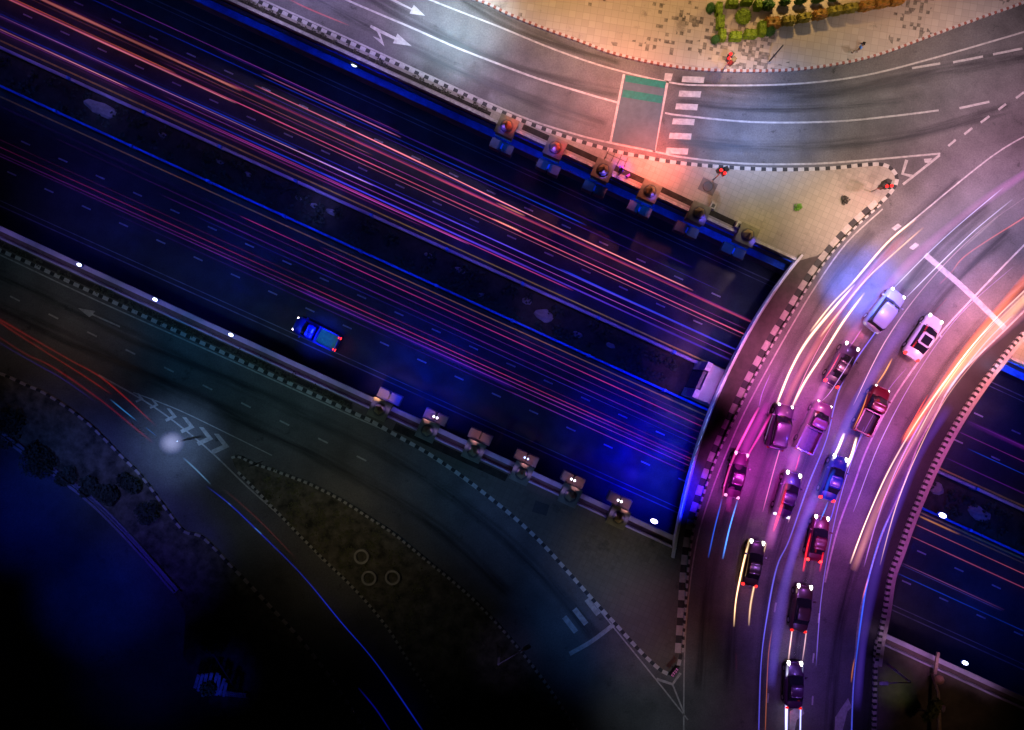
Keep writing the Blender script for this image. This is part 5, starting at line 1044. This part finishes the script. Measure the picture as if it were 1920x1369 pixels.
# ------------------------------------------------------------------ people
def skin_obj(name, verts, edges, radii, m, parent, sub=2, root=0):
    me = bpy.data.meshes.new(name); me.from_pydata([Vector(v) for v in verts], edges, []); o = bpy.data.objects.new(name, me); sc.collection.objects.link(o); o.parent = parent
    me.materials.append(m); md = o.modifiers.new('skin', 'SKIN'); sk = me.skin_vertices[0].data
    for i, r in enumerate(radii): sk[i].radius = (r, r) if not isinstance(r, tuple) else r
    for s_ in sk: s_.use_root = False
    sk[root].use_root = True; md.use_smooth_shade = True
    sb = o.modifiers.new('sub', 'SUBSURF'); sb.levels = sb.render_levels = sub; return o
def person(x, y, rz, label, shirt, legs, hair=M_HAIR, stride=.14, skin=M_SKIN):
    q = P(x, y, .9); t = empty('person', (q.x, q.y, .15), rz, label, 'person'); t.scale = (1.12, 1.12, .95)
    s = stride
    # pelvis, spine, chest, neck, head; +x forward
    J = [(0, 0, .95), (0, 0, 1.15), (.02, 0, 1.38), (.03, 0, 1.50), (.05, 0, 1.62), (.07, 0, 1.70),
         (0, .10, .90), (s * .5, .11, .50), (s * .9, .11, .10), (s * .9 + .14, .12, .04), (0, -.10, .90), (-s * .2, -.11, .50), (-s, -.11, .12), (-s + .13, -.12, .04),
         (.01, .19, 1.40), (-s * .35, .25, 1.15), (-s * .3 + .1, .26, .92), (.01, -.19, 1.40), (s * .4, -.25, 1.15), (s * .6 + .12, -.25, .95)]
    E = [(0, 1), (1, 2), (2, 3), (3, 4), (4, 5), (0, 6), (6, 7), (7, 8), (8, 9), (0, 10), (10, 11), (11, 12), (12, 13), (2, 14), (14, 15), (15, 16), (2, 17), (17, 18), (18, 19)]
    Rr = [.11, .10, .12, .055, .09, .085, .085, .06, .042, .035, .085, .06, .042, .035, .055, .042, .03, .055, .042, .03]
    for k, (w_, dy) in enumerate(((16, .012), (19, -.012))):   # palm and five digits
        base = Vector(J[w_]); J.append(base + Vector((.03, 0, -.07))); E.append((w_, len(J) - 1)); Rr.append(.026); palm = len(J) - 1
        sg = 1 if k == 0 else -1
        for fi, (fy, fl) in enumerate(((-.03, .065), (-.01, .08), (.01, .075), (.03, .06))):
            J.append(Vector(J[palm]) + Vector((fy, 0, -.03))); E.append((palm, len(J) - 1)); Rr.append(.010)
            J.append(Vector(J[-1]) + Vector((.0, -sg * .015, -fl))); E.append((len(J) - 2, len(J) - 1)); Rr.append(.008)
        J.append(Vector(J[palm]) + Vector((.05, -sg * .01, -.02))); E.append((palm, len(J) - 1)); Rr.append(.009)
    skin_obj('body', J, E, Rr, skin, t)
    skin_obj('shirt', [(0, 0, .98), (0, 0, 1.16), (.02, 0, 1.36), (.02, 0, 1.45), (.01, .18, 1.40), (-s * .25, .235, 1.22), (.01, -.18, 1.40), (s * .28, -.235, 1.22)], [(0, 1), (1, 2), (2, 3), (2, 4), (4, 5), (2, 6), (6, 7)], [.15, .14, .15, .08, .075, .065, .075, .065], shirt, t)
    skin_obj('trousers', [(0, 0, .98), (0, 0, .92), (0, .10, .86), (s * .5, .11, .50), (s * .85, .11, .16), (0, -.10, .86), (-s * .2, -.11, .50), (-s * .93, -.11, .18)], [(0, 1), (1, 2), (2, 3), (3, 4), (1, 5), (5, 6), (6, 7)], [.135, .13, .1, .078, .062, .1, .078, .062], legs, t)
    skin_obj('hair', [(.02, 0, 1.68), (.05, 0, 1.76), (-.02, 0, 1.70)], [(0, 1), (0, 2)], [.10, .07, .085], hair, t)
    b = bmesh.new()
    for (p, r) in (((.155, .03, 1.665), .012), ((.155, -.03, 1.665), .012), ((.165, 0, 1.64), .018), ((.15, 0, 1.60), .02), ((.06, .09, 1.65), .022), ((.06, -.09, 1.65), .022)):
        bmesh.ops.create_icosphere(b, subdivisions=1, radius=r, matrix=Matrix.Translation(p))
    me = bpy.data.meshes.new('face'); b.to_mesh(me); b.free(); me.materials.append(skin); o = bpy.data.objects.new('face_features', me); sc.collection.objects.link(o); o.parent = t
    for (a, bq) in (((s * .9 - .04, .11, .05), (s * .9 + .17, .12, .04)), ((-s - .05, -.11, .06), (-s + .16, -.12, .04))):
        skin_obj('shoe', [a, bq], [(0, 1)], [.055, .045], M_TYRE, t, 1)
    return t
person(1611, 91, 2.6, 'person in a light blue shirt and pale trousers walking on the plaza', mat('light_blue_cloth', (.10, .32, .9), .8), mat('pale_cloth', (.6, .55, .5), .8))
person(1163, 320, .5, 'person in purple clothes standing by the third upper pedestal', mat('purple_cloth', (.16, .05, .45), .8), mat('dark_violet_cloth', (.1, .03, .2), .8), stride=.08, hair=mat('pink_headscarf', (.7, .25, .35), .8))
lamp(1163, 318, 30, (150, 80, 255), alb=.3, h=5, k=.5)
# warning posts with pink dots at the lower island tip
t = empty('chevron_sign', P(1259, 1249, .15), .9, 'small dark warning sign with pink dots at the lower island tip', 'sign')
mb = MB(); mb.tube([(0, 0, 0), (0, 0, .9)], .04, 6); mb.build('post', M_DSTEEL, t); mb = MB(); mb.box((0, 0, 1.0), (.95, .3, .5)); mb.build('panel', M_BLACK, t)
for k in range(4):
    for j in (-1, 1):
        mb = MB(); mb.box((-.33 + k * .22, j * .07 + (k % 2) * .02, 1.262), (.09, .06, .02)); mb.build('reflector', glow('pink_reflector_glow', (.9, .2, .6), .5), t)  # reflectors emit a weak glow that imitates returned light
# small posts / sign by the lower left chevrons and the lane
t = empty('sign_post', P(492, 865, .15), .2, 'dark sign post standing at the pointed tip of the grass island', 'sign')
mb = MB(); mb.tube([(0, 0, 0), (0, 0, 2.2)], .05, 8); mb.build('post', M_DSTEEL, t); mb = MB(); mb.box((0, 0, 2.2), (.5, .12, .7)); mb.build('panel', M_BLACK, t)
